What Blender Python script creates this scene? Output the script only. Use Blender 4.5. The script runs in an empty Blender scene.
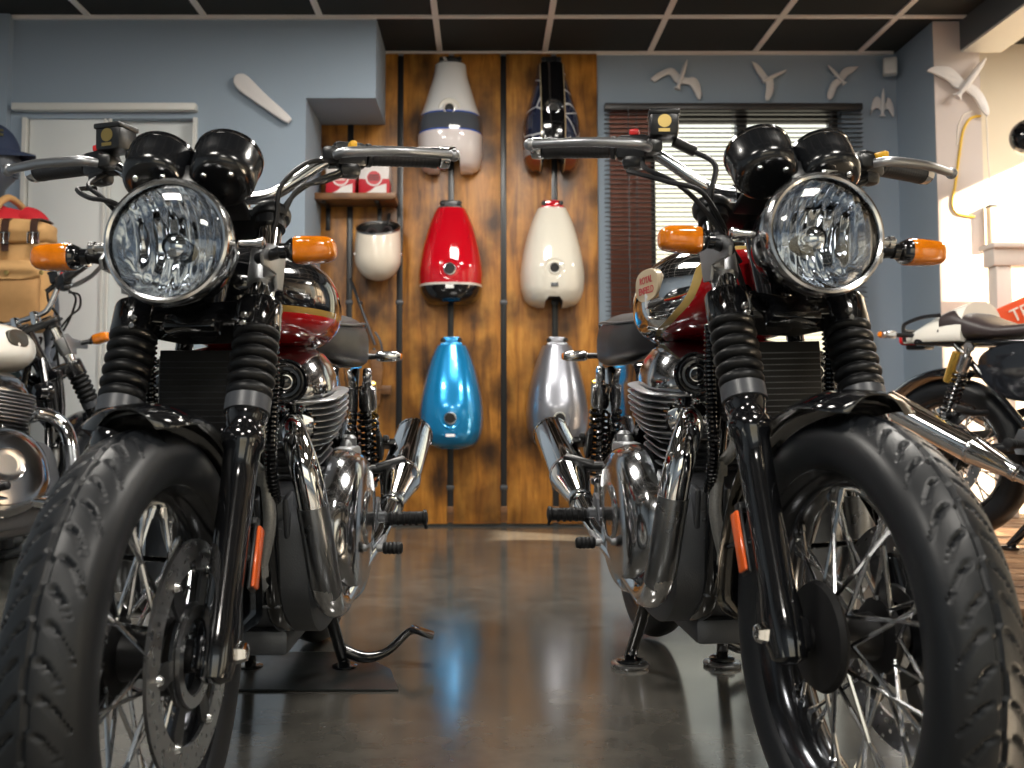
import bpy, bmesh, math, random
from mathutils import Vector as V, Matrix as MX
R = math.radians
PI = math.pi
random.seed(11)
SC = bpy.context.scene
COL = SC.collection
I4 = MX.Identity(4)

# ------------------------------------------------------------------ mesh builder
def catmull(pts, k):
    n = len(pts)
    if n < 3 or k < 2:
        return list(pts)
    out = []
    for i in range(n - 1):
        p0, p1, p2, p3 = pts[max(i - 1, 0)], pts[i], pts[i + 1], pts[min(i + 2, n - 1)]
        for j in range(k):
            t = j / k
            out.append([0.5 * (2 * b + (c - a) * t + (2 * a - 5 * b + 4 * c - d) * t * t + (3 * b - a - 3 * c + d) * t ** 3)
                        for a, b, c, d in zip(p0, p1, p2, p3)])
    out.append(list(pts[-1]))
    return out

def lerp_table(tab, x):
    n = len(tab)
    if x <= tab[0][0]:
        return tab[0][1]
    for i in range(n - 1):
        (x0, y0), (x1, y1) = tab[i], tab[i + 1]
        if x <= x1:
            h = x1 - x0; t = (x - x0) / h; sl = (y1 - y0) / h
            def tan(j):
                if j == 0 or j == n - 1:
                    return sl
                a = (tab[j][1] - tab[j - 1][1]) / (tab[j][0] - tab[j - 1][0]); b = (tab[j + 1][1] - tab[j][1]) / (tab[j + 1][0] - tab[j][0])
                return 0.0 if a * b <= 0 else 2 * a * b / (a + b)
            m0, m1 = tan(i), tan(i + 1)
            return (2 * t ** 3 - 3 * t * t + 1) * y0 + (t ** 3 - 2 * t * t + t) * h * m0 + (-2 * t ** 3 + 3 * t * t) * y1 + (t ** 3 - t * t) * h * m1
    return tab[-1][1]

class B:
    def __init__(s):
        s.v = []; s.f = []; s.m = []; s.cur = 0
    def raw(s, verts, faces, M=None):
        o = len(s.v)
        s.v += [tuple(M @ V(p)) if M else tuple(p) for p in verts]
        s.f += [tuple(i + o for i in f) for f in faces]
        s.m += [s.cur] * len(faces)
        return s
    def bm(s, bm, M=None):
        bm.verts.index_update()
        vs = [v.co.copy() for v in bm.verts]
        fs = [tuple(v.index for v in f.verts) for f in bm.faces]
        bm.free()
        return s.raw(vs, fs, M)
    def box(s, c, size, rot=None, bevel=0.0, seg=2, M=None):
        b = bmesh.new()
        bmesh.ops.create_cube(b, size=1.0)
        bmesh.ops.scale(b, vec=V(size), verts=b.verts)
        if bevel > 0:
            bmesh.ops.bevel(b, geom=list(b.edges), offset=min(bevel, min(size) * .49), segments=seg, profile=.5, affect='EDGES')
        T = MX.Translation(V(c))
        if rot is not None:
            T = T @ (rot if isinstance(rot, MX) else MX.Rotation(rot[2], 4, 'Z') @ MX.Rotation(rot[1], 4, 'Y') @ MX.Rotation(rot[0], 4, 'X'))
        return s.bm(b, (M @ T) if M else T)
    def loft(s, rings, cap=True, close=True, loop=False):
        n = len(rings[0]); verts = [p for r in rings for p in r]; faces = []
        m = len(rings)
        for i in range(m if loop else m - 1):
            a = i * n; b = ((i + 1) % m) * n
            for j in range(n if close else n - 1):
                k = (j + 1) % n
                faces.append((a + j, a + k, b + k, b + j))
        if cap and close and not loop:
            faces.append(tuple(reversed(range(n))))
            faces.append(tuple((m - 1) * n + j for j in range(n)))
        return s.raw(verts, faces)
    def tube(s, pts, r, n=10, k=6, cap=True, loop=False):
        pts = [list(p) for p in pts]
        rr = r if isinstance(r, (list, tuple)) else [r] * len(pts)
        q = catmull([p + [w] for p, w in zip(pts, rr)], k)
        P = [V(p[:3]) for p in q]; W = [p[3] for p in q]
        if loop:
            P = P[:-1] if (P[0] - P[-1]).length < 1e-6 else P
        T = []
        for i in range(len(P)):
            if loop:
                d = P[(i + 1) % len(P)] - P[i - 1]
            else:
                d = P[min(i + 1, len(P) - 1)] - P[max(i - 1, 0)]
            T.append(d.normalized() if d.length > 1e-9 else V((0, 0, 1)))
        up = V((0, 0, 1)) if abs(T[0].z) < .9 else V((1, 0, 0))
        N = (up - T[0] * up.dot(T[0])).normalized()
        rings = []
        for i in range(len(P)):
            N = N - T[i] * N.dot(T[i])
            N.normalize()
            Bn = T[i].cross(N)
            rings.append([P[i] + (N * math.cos(2 * PI * j / n) + Bn * math.sin(2 * PI * j / n)) * W[i] for j in range(n)])
        return s.loft(rings, cap=cap, loop=loop)
    def lathe(s, prof, o=(0, 0, 0), axis=(0, 0, 1), n=28, cap=True, loop=False, arc=None):
        o = V(o); a = V(axis).normalized()
        up = V((0, 0, 1)) if abs(a.z) < .9 else V((1, 0, 0))
        u = (up - a * up.dot(a)).normalized(); w = a.cross(u)
        rings = [[o + a * h + (u * math.cos(2 * PI * j / n) + w * math.sin(2 * PI * j / n)) * max(r, 2e-4) for j in range(n)] for r, h in prof]
        return s.loft(rings, cap=cap, loop=loop)
    def prism(s, pts, o, u, v, w, th, bevel=0.0, seg=2):
        """outline pts in (u,v) at o, thickness th along w (centred)"""
        o, u, v, w = V(o), V(u), V(v), V(w).normalized()
        b = bmesh.new()
        vs = [b.verts.new(o + u * p[0] + v * p[1] - w * th / 2) for p in pts]
        f = b.faces.new(vs)
        r = bmesh.ops.extrude_face_region(b, geom=[f])
        bmesh.ops.translate(b, vec=w * th, verts=[e for e in r['geom'] if isinstance(e, bmesh.types.BMVert)])
        bmesh.ops.recalc_face_normals(b, faces=b.faces)
        if bevel > 0:
            ed = [e for e in b.edges if len(e.link_faces) == 2 and abs(e.link_faces[0].normal.dot(e.link_faces[1].normal)) < .5
                  and any(len(q.verts) == len(pts) for q in e.link_faces)]
            bmesh.ops.bevel(b, geom=ed, offset=bevel, segments=seg, profile=.5, affect='EDGES')
        return s.bm(b)
    def ball(s, c, r, n=16, m=10, M=None):
        rx, ry, rz = (r, r, r) if not isinstance(r, (tuple, list)) else r
        rings = []
        for i in range(m + 1):
            t = PI * i / m
            st = max(math.sin(t), 1e-3)
            rings.append([V((c[0] + rx * st * math.cos(2 * PI * j / n), c[1] + ry * st * math.sin(2 * PI * j / n), c[2] - rz * math.cos(t))) for j in range(n)])
        if M:
            rings = [[M @ p for p in q] for q in rings]
        return s.loft(rings)
    def xf(s, M):
        s.v = [tuple(M @ V(p)) for p in s.v]
        return s
    def mesh(s, name, mats, sharp=38):
        me = bpy.data.meshes.new(name)
        me.from_pydata(s.v, [], s.f)
        for m in (mats if isinstance(mats, (list, tuple)) else [mats]):
            me.materials.append(m)
        me.polygons.foreach_set('material_index', s.m)
        b = bmesh.new(); b.from_mesh(me)
        bmesh.ops.recalc_face_normals(b, faces=b.faces)
        b.to_mesh(me); b.free()
        me.polygons.foreach_set('use_smooth', [True] * len(me.polygons))
        me.set_sharp_from_angle(angle=R(sharp))
        me.update()
        return me

def ring_se(n, cx, cz, a, b, p=2.4, x=0.0, plane='yz'):
    out = []
    for j in range(n):
        t = 2 * PI * j / n
        c, s_ = math.cos(t), math.sin(t)
        y = math.copysign(abs(c) ** (2 / p), c) * a + cx
        z = math.copysign(abs(s_) ** (2 / p), s_) * b + cz
        out.append(V((x, y, z)) if plane == 'yz' else (V((y, x, z)) if plane == 'xz' else V((y, z, x))))
    return out

def link(name, me, parent=None, M=None, label=None, cat=None, group=None, kind=None):
    o = bpy.data.objects.new(name, me)
    COL.objects.link(o)
    if parent is not None:
        o.parent = parent
    if M is not None:
        o.matrix_local = M
    for k, v in (('label', label), ('category', cat), ('group', group), ('kind', kind)):
        if v:
            o[k] = v
    return o

def obj(name, b, mats, parent=None, M=None, sharp=38, **kw):
    """b in world/parent coordinates; one mesh object"""
    return link(name, b.mesh(name, mats, sharp), parent, M, **kw)

def thing(name, label, cat, loc=(0, 0, 0), rotz=0.0, group=None):
    o = link(name, None, None, MX.Translation(V(loc)) @ MX.Rotation(rotz, 4, 'Z'), label, cat, group)
    o.empty_display_size = .1
    return o

def solo(name, b, mats, base, label, cat, group=None, sharp=38, kind=None, rot=None):
    """a one-mesh thing whose origin is put at base"""
    T = MX.Translation(V(base))
    if rot is not None:
        T = T @ rot
    b.xf(T.inverted())
    return obj(name, b, mats, None, T, sharp, label=label, cat=cat, group=group, kind=kind)

def text_b(txt, size, depth=.001):
    c = bpy.data.curves.new('lettering', 'FONT')
    c.body = txt; c.size = size; c.extrude = depth; c.align_x = 'CENTER'; c.align_y = 'CENTER'
    o = bpy.data.objects.new('lettering', c)
    COL.objects.link(o)
    dg = bpy.context.evaluated_depsgraph_get()
    me = bpy.data.meshes.new_from_object(o.evaluated_get(dg))
    vs = [v.co.copy() for v in me.vertices]; fs = [tuple(p.vertices) for p in me.polygons]
    bpy.data.objects.remove(o); bpy.data.curves.remove(c); bpy.data.meshes.remove(me)
    b = B(); b.raw(vs, fs)
    return b

# ------------------------------------------------------------------ materials
def srgb(r, g, b):
    return tuple(((c / 255) / 12.92 if c / 255 <= .04045 else ((c / 255 + .055) / 1.055) ** 2.4) for c in (r, g, b)) + (1.0,)

def nodes(m):
    m.use_nodes = True
    return m.node_tree.nodes, m.node_tree.links, m.node_tree.nodes['Principled BSDF']

def mat(name, col, rough=.5, metal=0.0, spec=.5, coat=0.0, noise=0.0, nscale=40, bump=0.0, bscale=200, trans=0.0, emis=None, es=0.0, aniso=0.0, coat_rough=.03):
    m = bpy.data.materials.new(name)
    N, L, p = nodes(m)
    p.inputs['Base Color'].default_value = col
    p.inputs['Roughness'].default_value = rough
    p.inputs['Metallic'].default_value = metal
    p.inputs['Specular IOR Level'].default_value = spec
    p.inputs['Coat Weight'].default_value = coat
    p.inputs['Coat Roughness'].default_value = coat_rough
    p.inputs['Transmission Weight'].default_value = trans
    if emis:
        p.inputs['Emission Color'].default_value = emis
        p.inputs['Emission Strength'].default_value = es
    tc = N.new('ShaderNodeTexCoord')
    if noise > 0:
        t = N.new('ShaderNodeTexNoise'); t.inputs['Scale'].default_value = nscale; t.inputs['Detail'].default_value = 6
        L.new(tc.outputs['Object'], t.inputs['Vector'])
        mx = N.new('ShaderNodeMix'); mx.data_type = 'RGBA'
        mx.inputs[6].default_value = tuple(c * (1 - noise) for c in col[:3]) + (1,)
        mx.inputs[7].default_value = tuple(min(1, c * (1 + noise)) for c in col[:3]) + (1,)
        L.new(t.outputs['Fac'], mx.inputs[0]); L.new(mx.outputs[2], p.inputs['Base Color'])
        mr = N.new('ShaderNodeMapRange')
        mr.inputs['To Min'].default_value = max(0, rough - noise * .25); mr.inputs['To Max'].default_value = min(1, rough + noise * .25)
        L.new(t.outputs['Fac'], mr.inputs['Value']); L.new(mr.outputs[0], p.inputs['Roughness'])
    if bump > 0:
        t2 = N.new('ShaderNodeTexNoise'); t2.inputs['Scale'].default_value = bscale; t2.inputs['Detail'].default_value = 3
        L.new(tc.outputs['Object'], t2.inputs['Vector'])
        bp = N.new('ShaderNodeBump'); bp.inputs['Strength'].default_value = bump; bp.inputs['Distance'].default_value = .002
        L.new(t2.outputs['Fac'], bp.inputs['Height']); L.new(bp.outputs[0], p.inputs['Normal'])
    return m

MT = {}
def mk(key, *a, **k):
    MT[key] = mat(key, *a, **k)

mk('rubber', (.009, .0095, .011, 1), .50, spec=.3, noise=.15, nscale=30, bump=.05, bscale=400)
mk('tyre_rubber', (.0075, .009, .0115, 1), .42, spec=.42, noise=.15, nscale=25, bump=.05, bscale=300)
mk('grip_rubber', (.020, .021, .024, 1), .42, spec=.45, noise=.1)
mk('gaiter_rubber', (.0045, .005, .006, 1), .42, spec=.3, noise=.1)
mk('black_gloss', (.006, .0065, .008, 1), .10, spec=.6, coat=.6, noise=.1)
mk('black_satin', (.010, .011, .013, 1), .32, noise=.12)
mk('black_matte', (.006, .006, .007, 1), .55, spec=.3, noise=.12)
mk('chrome', (.80, .81, .83, 1), .05, metal=1.0, noise=.03, nscale=8)
mk('chrome_dull', (.62, .63, .65, 1), .16, metal=1.0, noise=.06, nscale=12)
mk('satin_steel', (.26, .27, .285, 1), .28, metal=1.0, noise=.1, nscale=20)
mk('lever_alu', (.34, .35, .37, 1), .34, metal=.9, noise=.08)
mk('alu_polish', (.46, .47, .49, 1), .13, metal=1.0, noise=.1, nscale=9)
mk('alu_cast', (.36, .37, .385, 1), .42, metal=.9, noise=.15, nscale=25, bump=.15, bscale=350)
mk('case_grey', (.12, .127, .14, 1), .45, metal=.7, noise=.2, nscale=20, bump=.2, bscale=300)
mk('alu_dark', (.10, .105, .115, 1), .45, metal=.8, noise=.15, nscale=25, bump=.15, bscale=350)
mk('fin_alu', (.50, .51, .53, 1), .30, metal=.95, noise=.1, nscale=20)
mk('grey_paint', (.055, .06, .07, 1), .35, noise=.1)
mk('bolt_steel', (.7, .7, .7, 1), .2, metal=1.0, noise=.05)
mk('gold_anod', (.75, .47, .10, 1), .25, metal=.9, noise=.08)
mk('disc_steel', (.48, .49, .51, 1), .28, metal=1.0, noise=.12, nscale=60)
mk('amber', (.88, .20, .004, 1), .10, spec=.6, coat=.6, noise=.45, nscale=55, bump=.3, bscale=90)
mk('orange_reflector', (.85, .13, .02, 1), .2, coat=.4, noise=.2, nscale=300)
mk('red_lamp', (.6, .01, .015, 1), .12, coat=.5, noise=.15, nscale=80)
mk('red_switch', (.7, .02, .02, 1), .35, noise=.1)
mk('yellow_switch', (.95, .5, .03, 1), .35, noise=.1)
mk('white_sticker', (.78, .78, .76, 1), .5, noise=.05)
mk('sticker_dark', (.02, .02, .02, 1), .4, noise=.05)
mk('gauge_black', (.008, .009, .011, 1), .20, coat=.3, noise=.08)
mk('gauge_face', (.55, .55, .52, 1), .4, noise=.05)
mk('seat_vinyl', (.010, .010, .012, 1), .42, noise=.12, bump=.2, bscale=500)
mk('seat_brown', (.035, .025, .026, 1), .40, noise=.2, nscale=30, bump=.2, bscale=500)
mk('white_paint', (.80, .77, .70, 1), .12, coat=.6, noise=.03)
mk('red_paint', (.50, .006, .012, 1), .12, coat=.7, noise=.06)
mk('braid', (.30, .30, .29, 1), .5, metal=.5, noise=.3, nscale=250)
mk('brass', (.45, .33, .12, 1), .35, metal=.9, noise=.1)

def lens_mat():
    m = bpy.data.materials.new('headlight_glass')
    N, L, p = nodes(m)
    out = N['Material Output']
    N.remove(p)
    tc = N.new('ShaderNodeTexCoord')
    wv = N.new('ShaderNodeTexWave'); wv.wave_type = 'BANDS'; wv.bands_direction = 'Y'; wv.inputs['Scale'].default_value = 22; wv.inputs['Distortion'].default_value = .12
    wv.inputs['Detail'].default_value = 1; wv.inputs['Detail Scale'].default_value = .6
    L.new(tc.outputs['Object'], wv.inputs['Vector'])
    bp = N.new('ShaderNodeBump'); bp.inputs['Strength'].default_value = .22; bp.inputs['Distance'].default_value = .0025
    L.new(wv.outputs['Fac'], bp.inputs['Height'])
    fr = N.new('ShaderNodeFresnel'); fr.inputs['IOR'].default_value = 1.5
    g = N.new('ShaderNodeBsdfGlossy'); g.inputs['Roughness'].default_value = .03
    rf = N.new('ShaderNodeBsdfRefraction'); rf.inputs['IOR'].default_value = 1.18; rf.inputs['Roughness'].default_value = .0
    rf.inputs['Color'].default_value = (.93, .95, .97, 1)
    L.new(bp.outputs[0], rf.inputs['Normal'])
    mx = N.new('ShaderNodeMixShader')
    L.new(fr.outputs[0], mx.inputs[0]); L.new(rf.outputs[0], mx.inputs[1]); L.new(g.outputs[0], mx.inputs[2])
    L.new(mx.outputs[0], out.inputs['Surface'])
    return m
MT['lens'] = lens_mat()

def reflector_mat():
    m = mat('lamp_reflector', (.72, .74, .78, 1), .05, metal=1.0)
    N, L, p = nodes(m)
    tc = N.new('ShaderNodeTexCoord')
    wv = N.new('ShaderNodeTexWave'); wv.wave_type = 'BANDS'; wv.bands_direction = 'Y'; wv.inputs['Scale'].default_value = 14; wv.inputs['Distortion'].default_value = .3
    L.new(tc.outputs['Object'], wv.inputs['Vector'])
    bp = N.new('ShaderNodeBump'); bp.inputs['Strength'].default_value = .35; bp.inputs['Distance'].default_value = .004
    L.new(wv.outputs['Fac'], bp.inputs['Height']); L.new(bp.outputs[0], p.inputs['Normal'])
    return m
MT['reflector'] = reflector_mat()

def tank_mat(name, kind):
    """paint schemes on the bike tanks, masked in the bike's own coordinates"""
    m = bpy.data.materials.new(name)
    N, L, p = nodes(m)
    tc = N.new('ShaderNodeTexCoord'); sp = N.new('ShaderNodeSeparateXYZ')
    L.new(tc.outputs['Object'], sp.inputs[0])
    def math_(op, a, b=None):
        n = N.new('ShaderNodeMath'); n.operation = op
        for i, q in enumerate((a, b)):
            if q is None:
                continue
            if isinstance(q, (int, float)):
                n.inputs[i].default_value = q
            else:
                L.new(q, n.inputs[i])
        return n.outputs[0]
    if kind == 'chrome':
        zz = math_('SUBTRACT', sp.outputs[2], math_('MULTIPLY', sp.outputs[0], .10))
        ex = math_('POWER', math_('ABSOLUTE', math_('DIVIDE', math_('SUBTRACT', sp.outputs[0], .07), .245)), 3.0)
        ez = math_('POWER', math_('ABSOLUTE', math_('DIVIDE', math_('SUBTRACT', zz, .892), .102)), 3.0)
        e = math_('ADD', ex, ez)
        ramp = N.new('ShaderNodeValToRGB'); ramp.color_ramp.interpolation = 'CONSTANT'
        cr = ramp.color_ramp.elements
        cr[0].position = 0; cr[0].color = (.78, .79, .81, 1)
        cr[1].position = .42; cr[1].color = (.60, .42, .14, 1)
        c3 = cr.new(.52); c3.color = (.50, .006, .012, 1)
        L.new(math_('MULTIPLY', e, .5), ramp.inputs[0]); L.new(ramp.outputs[0], p.inputs['Base Color'])
        met = math_('LESS_THAN', math_('MULTIPLY', e, .5), .42)
        L.new(met, p.inputs['Metallic'])
        p.inputs['Roughness'].default_value = .06
    else:
        zz = math_('SUBTRACT', sp.outputs[2], math_('MULTIPLY', sp.outputs[0], .0))
        ramp = N.new('ShaderNodeValToRGB'); ramp.color_ramp.interpolation = 'CONSTANT'
        cr = ramp.color_ramp.elements
        cr[0].position = 0; cr[0].color = (.72, .010, .012, 1)
        cr[1].position = .842; cr[1].color = (.50, .31, .08, 1)
        c3 = cr.new(.853); c3.color = (.006, .007, .009, 1)
        L.new(zz, ramp.inputs[0]); L.new(ramp.outputs[0], p.inputs['Base Color'])
        p.inputs['Roughness'].default_value = .10
    p.inputs['Coat Weight'].default_value = .7
    return m
MT['tank_chrome'] = tank_mat('chrome_red_tank_paint', 'chrome')
MT['tank_black'] = tank_mat('black_red_tank_paint', 'black')
# ------------------------------------------------------------------ motorcycle (local: x forward, y to the rider's left, z up)
RAKE = R(24)
AX = V((-math.sin(RAKE), 0, math.cos(RAKE)))      # steering axis direction
AN = V((math.cos(RAKE), 0, math.sin(RAKE)))       # forward of it
A0 = V((.806, 0, 0))
def FP(z, y, off=.035):
    t = (z - off * AN.z) / AX.z
    return A0 + AX * t + AN * off + V((0, y, 0))
FW = .103
FAX = V((.702, 0, .319)); RAX = V((-.70, 0, .322))
PARTS = []
def add(name, b, mats, up=None, steer=False, tag='all', label=None, M=None, sharp=38):
    me = b if isinstance(b, bpy.types.Mesh) else b.mesh(name, [MT[k] for k in (mats if isinstance(mats, (list, tuple)) else [mats])], sharp)
    PARTS.append(dict(name=name, me=me, up=up, steer=steer, tag=tag, label=label, M=M))
    return len(PARTS) - 1

# ---- wheels
def tyre_b(sec, detail):
    pts = [(-.036, .232), (-.047, .246), (-.0525, .268), (-.0510, .287), (-.041, .3035), (-.021, .3145), (0, .319),
           (.021, .3145), (.041, .3035), (.0510, .287), (.0525, .268), (.047, .246), (.036, .232)]
    pr = catmull(pts, 6 if detail else 2)
    NP = 720 if detail else 72
    Rr = .319; pitch = 2 * PI * Rr / 26
    b = B(); rings = []
    for i in range(NP):
        ph = 2 * PI * i / NP
        s = ph * Rr
        rg = []
        for y, r in pr:
            d = 0.0
            if detail and abs(y) < .0485 and r > .285:
                cl = abs(y - .0012 * math.sin(2 * PI * s / pitch))
                if cl < .0030:
                    d = .0045
                else:
                    u = abs(y); ss = s + (pitch * .5 if y > 0 else 0)
                    for off, u0, u1, bend in ((0, .011, .043, -.046), (.5 * pitch, .008, .035, -.040)):
                        if u0 < u < u1:
                            q = (u - u0) / (u1 - u0)
                            line = off + bend * (.35 * q + .65 * q ** 2.2)
                            dd = (ss - line + pitch / 2) % pitch - pitch / 2
                            w = .0036 * (1 - .3 * q)
                            if abs(dd) < w:
                                d = max(d, .0042)
            rr = r - d
            rg.append(V((math.cos(ph) * rr, y * sec, math.sin(ph) * rr)))
        rings.append(rg)
    b.loft(rings, cap=False, close=True, loop=True)
    return b

def spoke_b(side, lead, flange):
    b = B()
    p0 = V((.046, side * flange, 0)); a = R(34) * lead
    p1 = V((.2125 * math.cos(a), side * .005, .2125 * math.sin(a)))
    b.tube([p0, p0.lerp(p1, .5), p1], .0033, n=6, k=1)
    d = (p1 - p0).normalized()
    b.tube([p1 - d * .022, p1], .0050, n=6, k=1)      # nipple
    return b

def wheel(name, ax, steer, sec, detail, disc):
    T = MX.Translation(ax)
    rim = B()
    sec = min(sec, 1.05)
    prof = [(.244, -.036), (.244, -.040), (.236, -.041), (.228, -.036), (.222, -.031), (.213, -.024), (.208, -.012), (.207, 0), (.208, .012), (.213, .024),
            (.222, .031), (.228, .036), (.236, .041), (.244, .040), (.244, .036), (.230, .028), (.222, .018), (.220, 0), (.222, -.018), (.230, -.028)]
    rim.lathe([(r, h * sec) for r, h in prof], (0, 0, 0), (0, 1, 0), n=96, loop=True, cap=False)
    w = add(name, rim, 'rim_black', steer=steer, M=T)
    add('tyre', tyre_b(sec, detail), 'tyre_rubber', w, sharp=50)
    h = B()
    h.lathe([(.010, -.075), (.022, -.075), (.024, -.050), (.052, -.046), (.054, -.034), (.034, -.026), (.030, 0), (.034, .026), (.054, .034), (.052, .046), (.024, .050), (.022, .075), (.010, .075)], (0, 0, 0), (0, 1, 0), n=40)
    h.lathe([(.010, -.058), (.044, -.058), (.046, -.050), (.046, -.044)], (0, 0, 0), (0, 1, 0), n=40)
    h.lathe([(.030, -.046), (.074, -.046), (.078, -.052), (.074, -.060), (.040, -.066), (.022, -.070)], (0, 0, 0), (0, 1, 0), n=48)
    add('hub', h, 'black_matte', w)
    sm = [spoke_b(s, l, .037).mesh('spoke', [MT['chrome_dull']]) for s, l in ((1, 1), (1, -1), (-1, 1), (-1, -1))]
    for k in range(36):
        i = k % 4
        add('spoke', sm[(0, 3, 1, 2)[i]], None, w, M=MX.Rotation(-2 * PI * k / 36, 4, 'Y'))
    for side in disc:
        d = B(); n = 160; rr = [.118, .122, .127, .132, .137, .142, .147, .152, .156, .160]
        y0, y1 = side * .064, side * .069
        hole = lambda i, j: 1 <= j <= 7 and ((j % 3 == 1 and (i + (j // 3) * 3) % 8 == 0))
        vs = []; fs = []
        for y in (y0, y1):
            for r in rr:
                vs += [(r * math.cos(2 * PI * i / n), y, r * math.sin(2 * PI * i / n)) for i in range(n)]
        m = len(rr); off = m * n
        for j in range(m - 1):
            for i in range(n):
                a, b2, c, e = j * n + i, j * n + (i + 1) % n, (j + 1) * n + (i + 1) % n, (j + 1) * n + i
                if hole(i, j):
                    for p, q in ((a, b2), (b2, c), (c, e), (e, a)):
                        fs.append((p, q, q + off, p + off))
                else:
                    fs.append((a, b2, c, e)); fs.append((a + off, e + off, c + off, b2 + off))
        for i in range(n):
            k = (i + 1) % n
            fs.append((i, i + off, k + off, k)); t0 = (m - 1) * n
            fs.append((t0 + i, t0 + k, t0 + k + off, t0 + i + off))
        d.raw(vs, fs)
        add('brake_disc', d, 'disc_steel', w)
        c = B()
        c.lathe([(.050, side * .060), (.072, side * .062), (.074, side * .068), (.052, side * .072)], (0, 0, 0), (0, 1, 0), n=48, loop=True, cap=False)
        for k in range(6):
            a = 2 * PI * k / 6
            q = V((math.cos(a), 0, math.sin(a))); t = V((-math.sin(a), 0, math.cos(a)))
            c.prism([(-.012, .070), (.012, .070), (.017, .105), (.010, .123), (-.010, .123), (-.017, .105)], V((0, side * .0665, 0)), t, q, (0, 1, 0), .005)
        add('disc_carrier', c, 'black_satin', w)
        c = B(); c.lathe([(.0525, side * .072), (.0525, side * .0755), (.0685, side * .0755), (.0685, side * .070)], (0, 0, 0), (0, 1, 0), n=60, loop=True, cap=False)
        add('sensor_ring', c, 'disc_steel', w)
        for k in range(6):
            bt = B(); a = 2 * PI * k / 6
            bt.lathe([(.007, 0), (.008, .003), (.005, .008)], (math.cos(a) * .122, side * .067, math.sin(a) * .122), (0, side, 0), n=10)
            add('disc_button', bt, 'bolt_steel', w)
            a += PI / 6; bt = B()
            bt.lathe([(.006, 0), (.006, .006)], (math.cos(a) * .060, side * .069, math.sin(a) * .060), (0, side, 0), n=6)
            add('disc_bolt', bt, 'bolt_steel', w)
    return w

mk('side_paint', (.008,.009,.012,1), .08, spec=.6, coat=.7, noise=.1)
mk('rim_black', (.055, .058, .065, 1), .16, metal=.9, noise=.1)
wheel('front_wheel', FAX, True, 1.36, True, (1,))
wheel('rear_wheel', RAX, False, 1.28, False, (-1,))

# ---- front mudguard
def guard_b(ax, r, a0, a1, hw, drop, n=40, th=.003):
    b = B(); rings = []
    for i in range(n + 1):
        a = R(a0 + (a1 - a0) * i / n)
        q = V((math.cos(a), 0, math.sin(a)))
        rg = []
        prof = [(-1 + 2 * k / 14) for k in range(15)]
        e = min(1, min(i, n - i) / 3 + .55)
        for s, rr in ((1, 0), (-1, -th)):
            for k in (prof if s > 0 else reversed(prof)):
                rg.append(V(ax) + q * (r + rr - drop * abs(k) ** 2.6) + V((0, k * hw * (e if e < 1 else 1), 0)))
        rings.append(rg)
    b.loft(rings)
    return b
g = guard_b(FAX, .354, 79, 188, .076, .028)
fg = add('front_mudguard', g, 'black_gloss', steer=True, sharp=60)
st = B()
for s in (-1, 1):
    for a in (128, 165):
        q = FAX + V((math.cos(R(a)), 0, math.sin(R(a)))) * .322 + V((0, s * .066, 0))
        st.tube([q, q.lerp(FP(.45, s * .095), .5) + V((0, s * .004, 0)), FP(.45, s * .086)], .005, n=8)
    st.box(FP(.62, s * .078, .02), (.05, .022, .03), bevel=.004)
add('mudguard_stay', st, 'black_gloss', fg)

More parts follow.
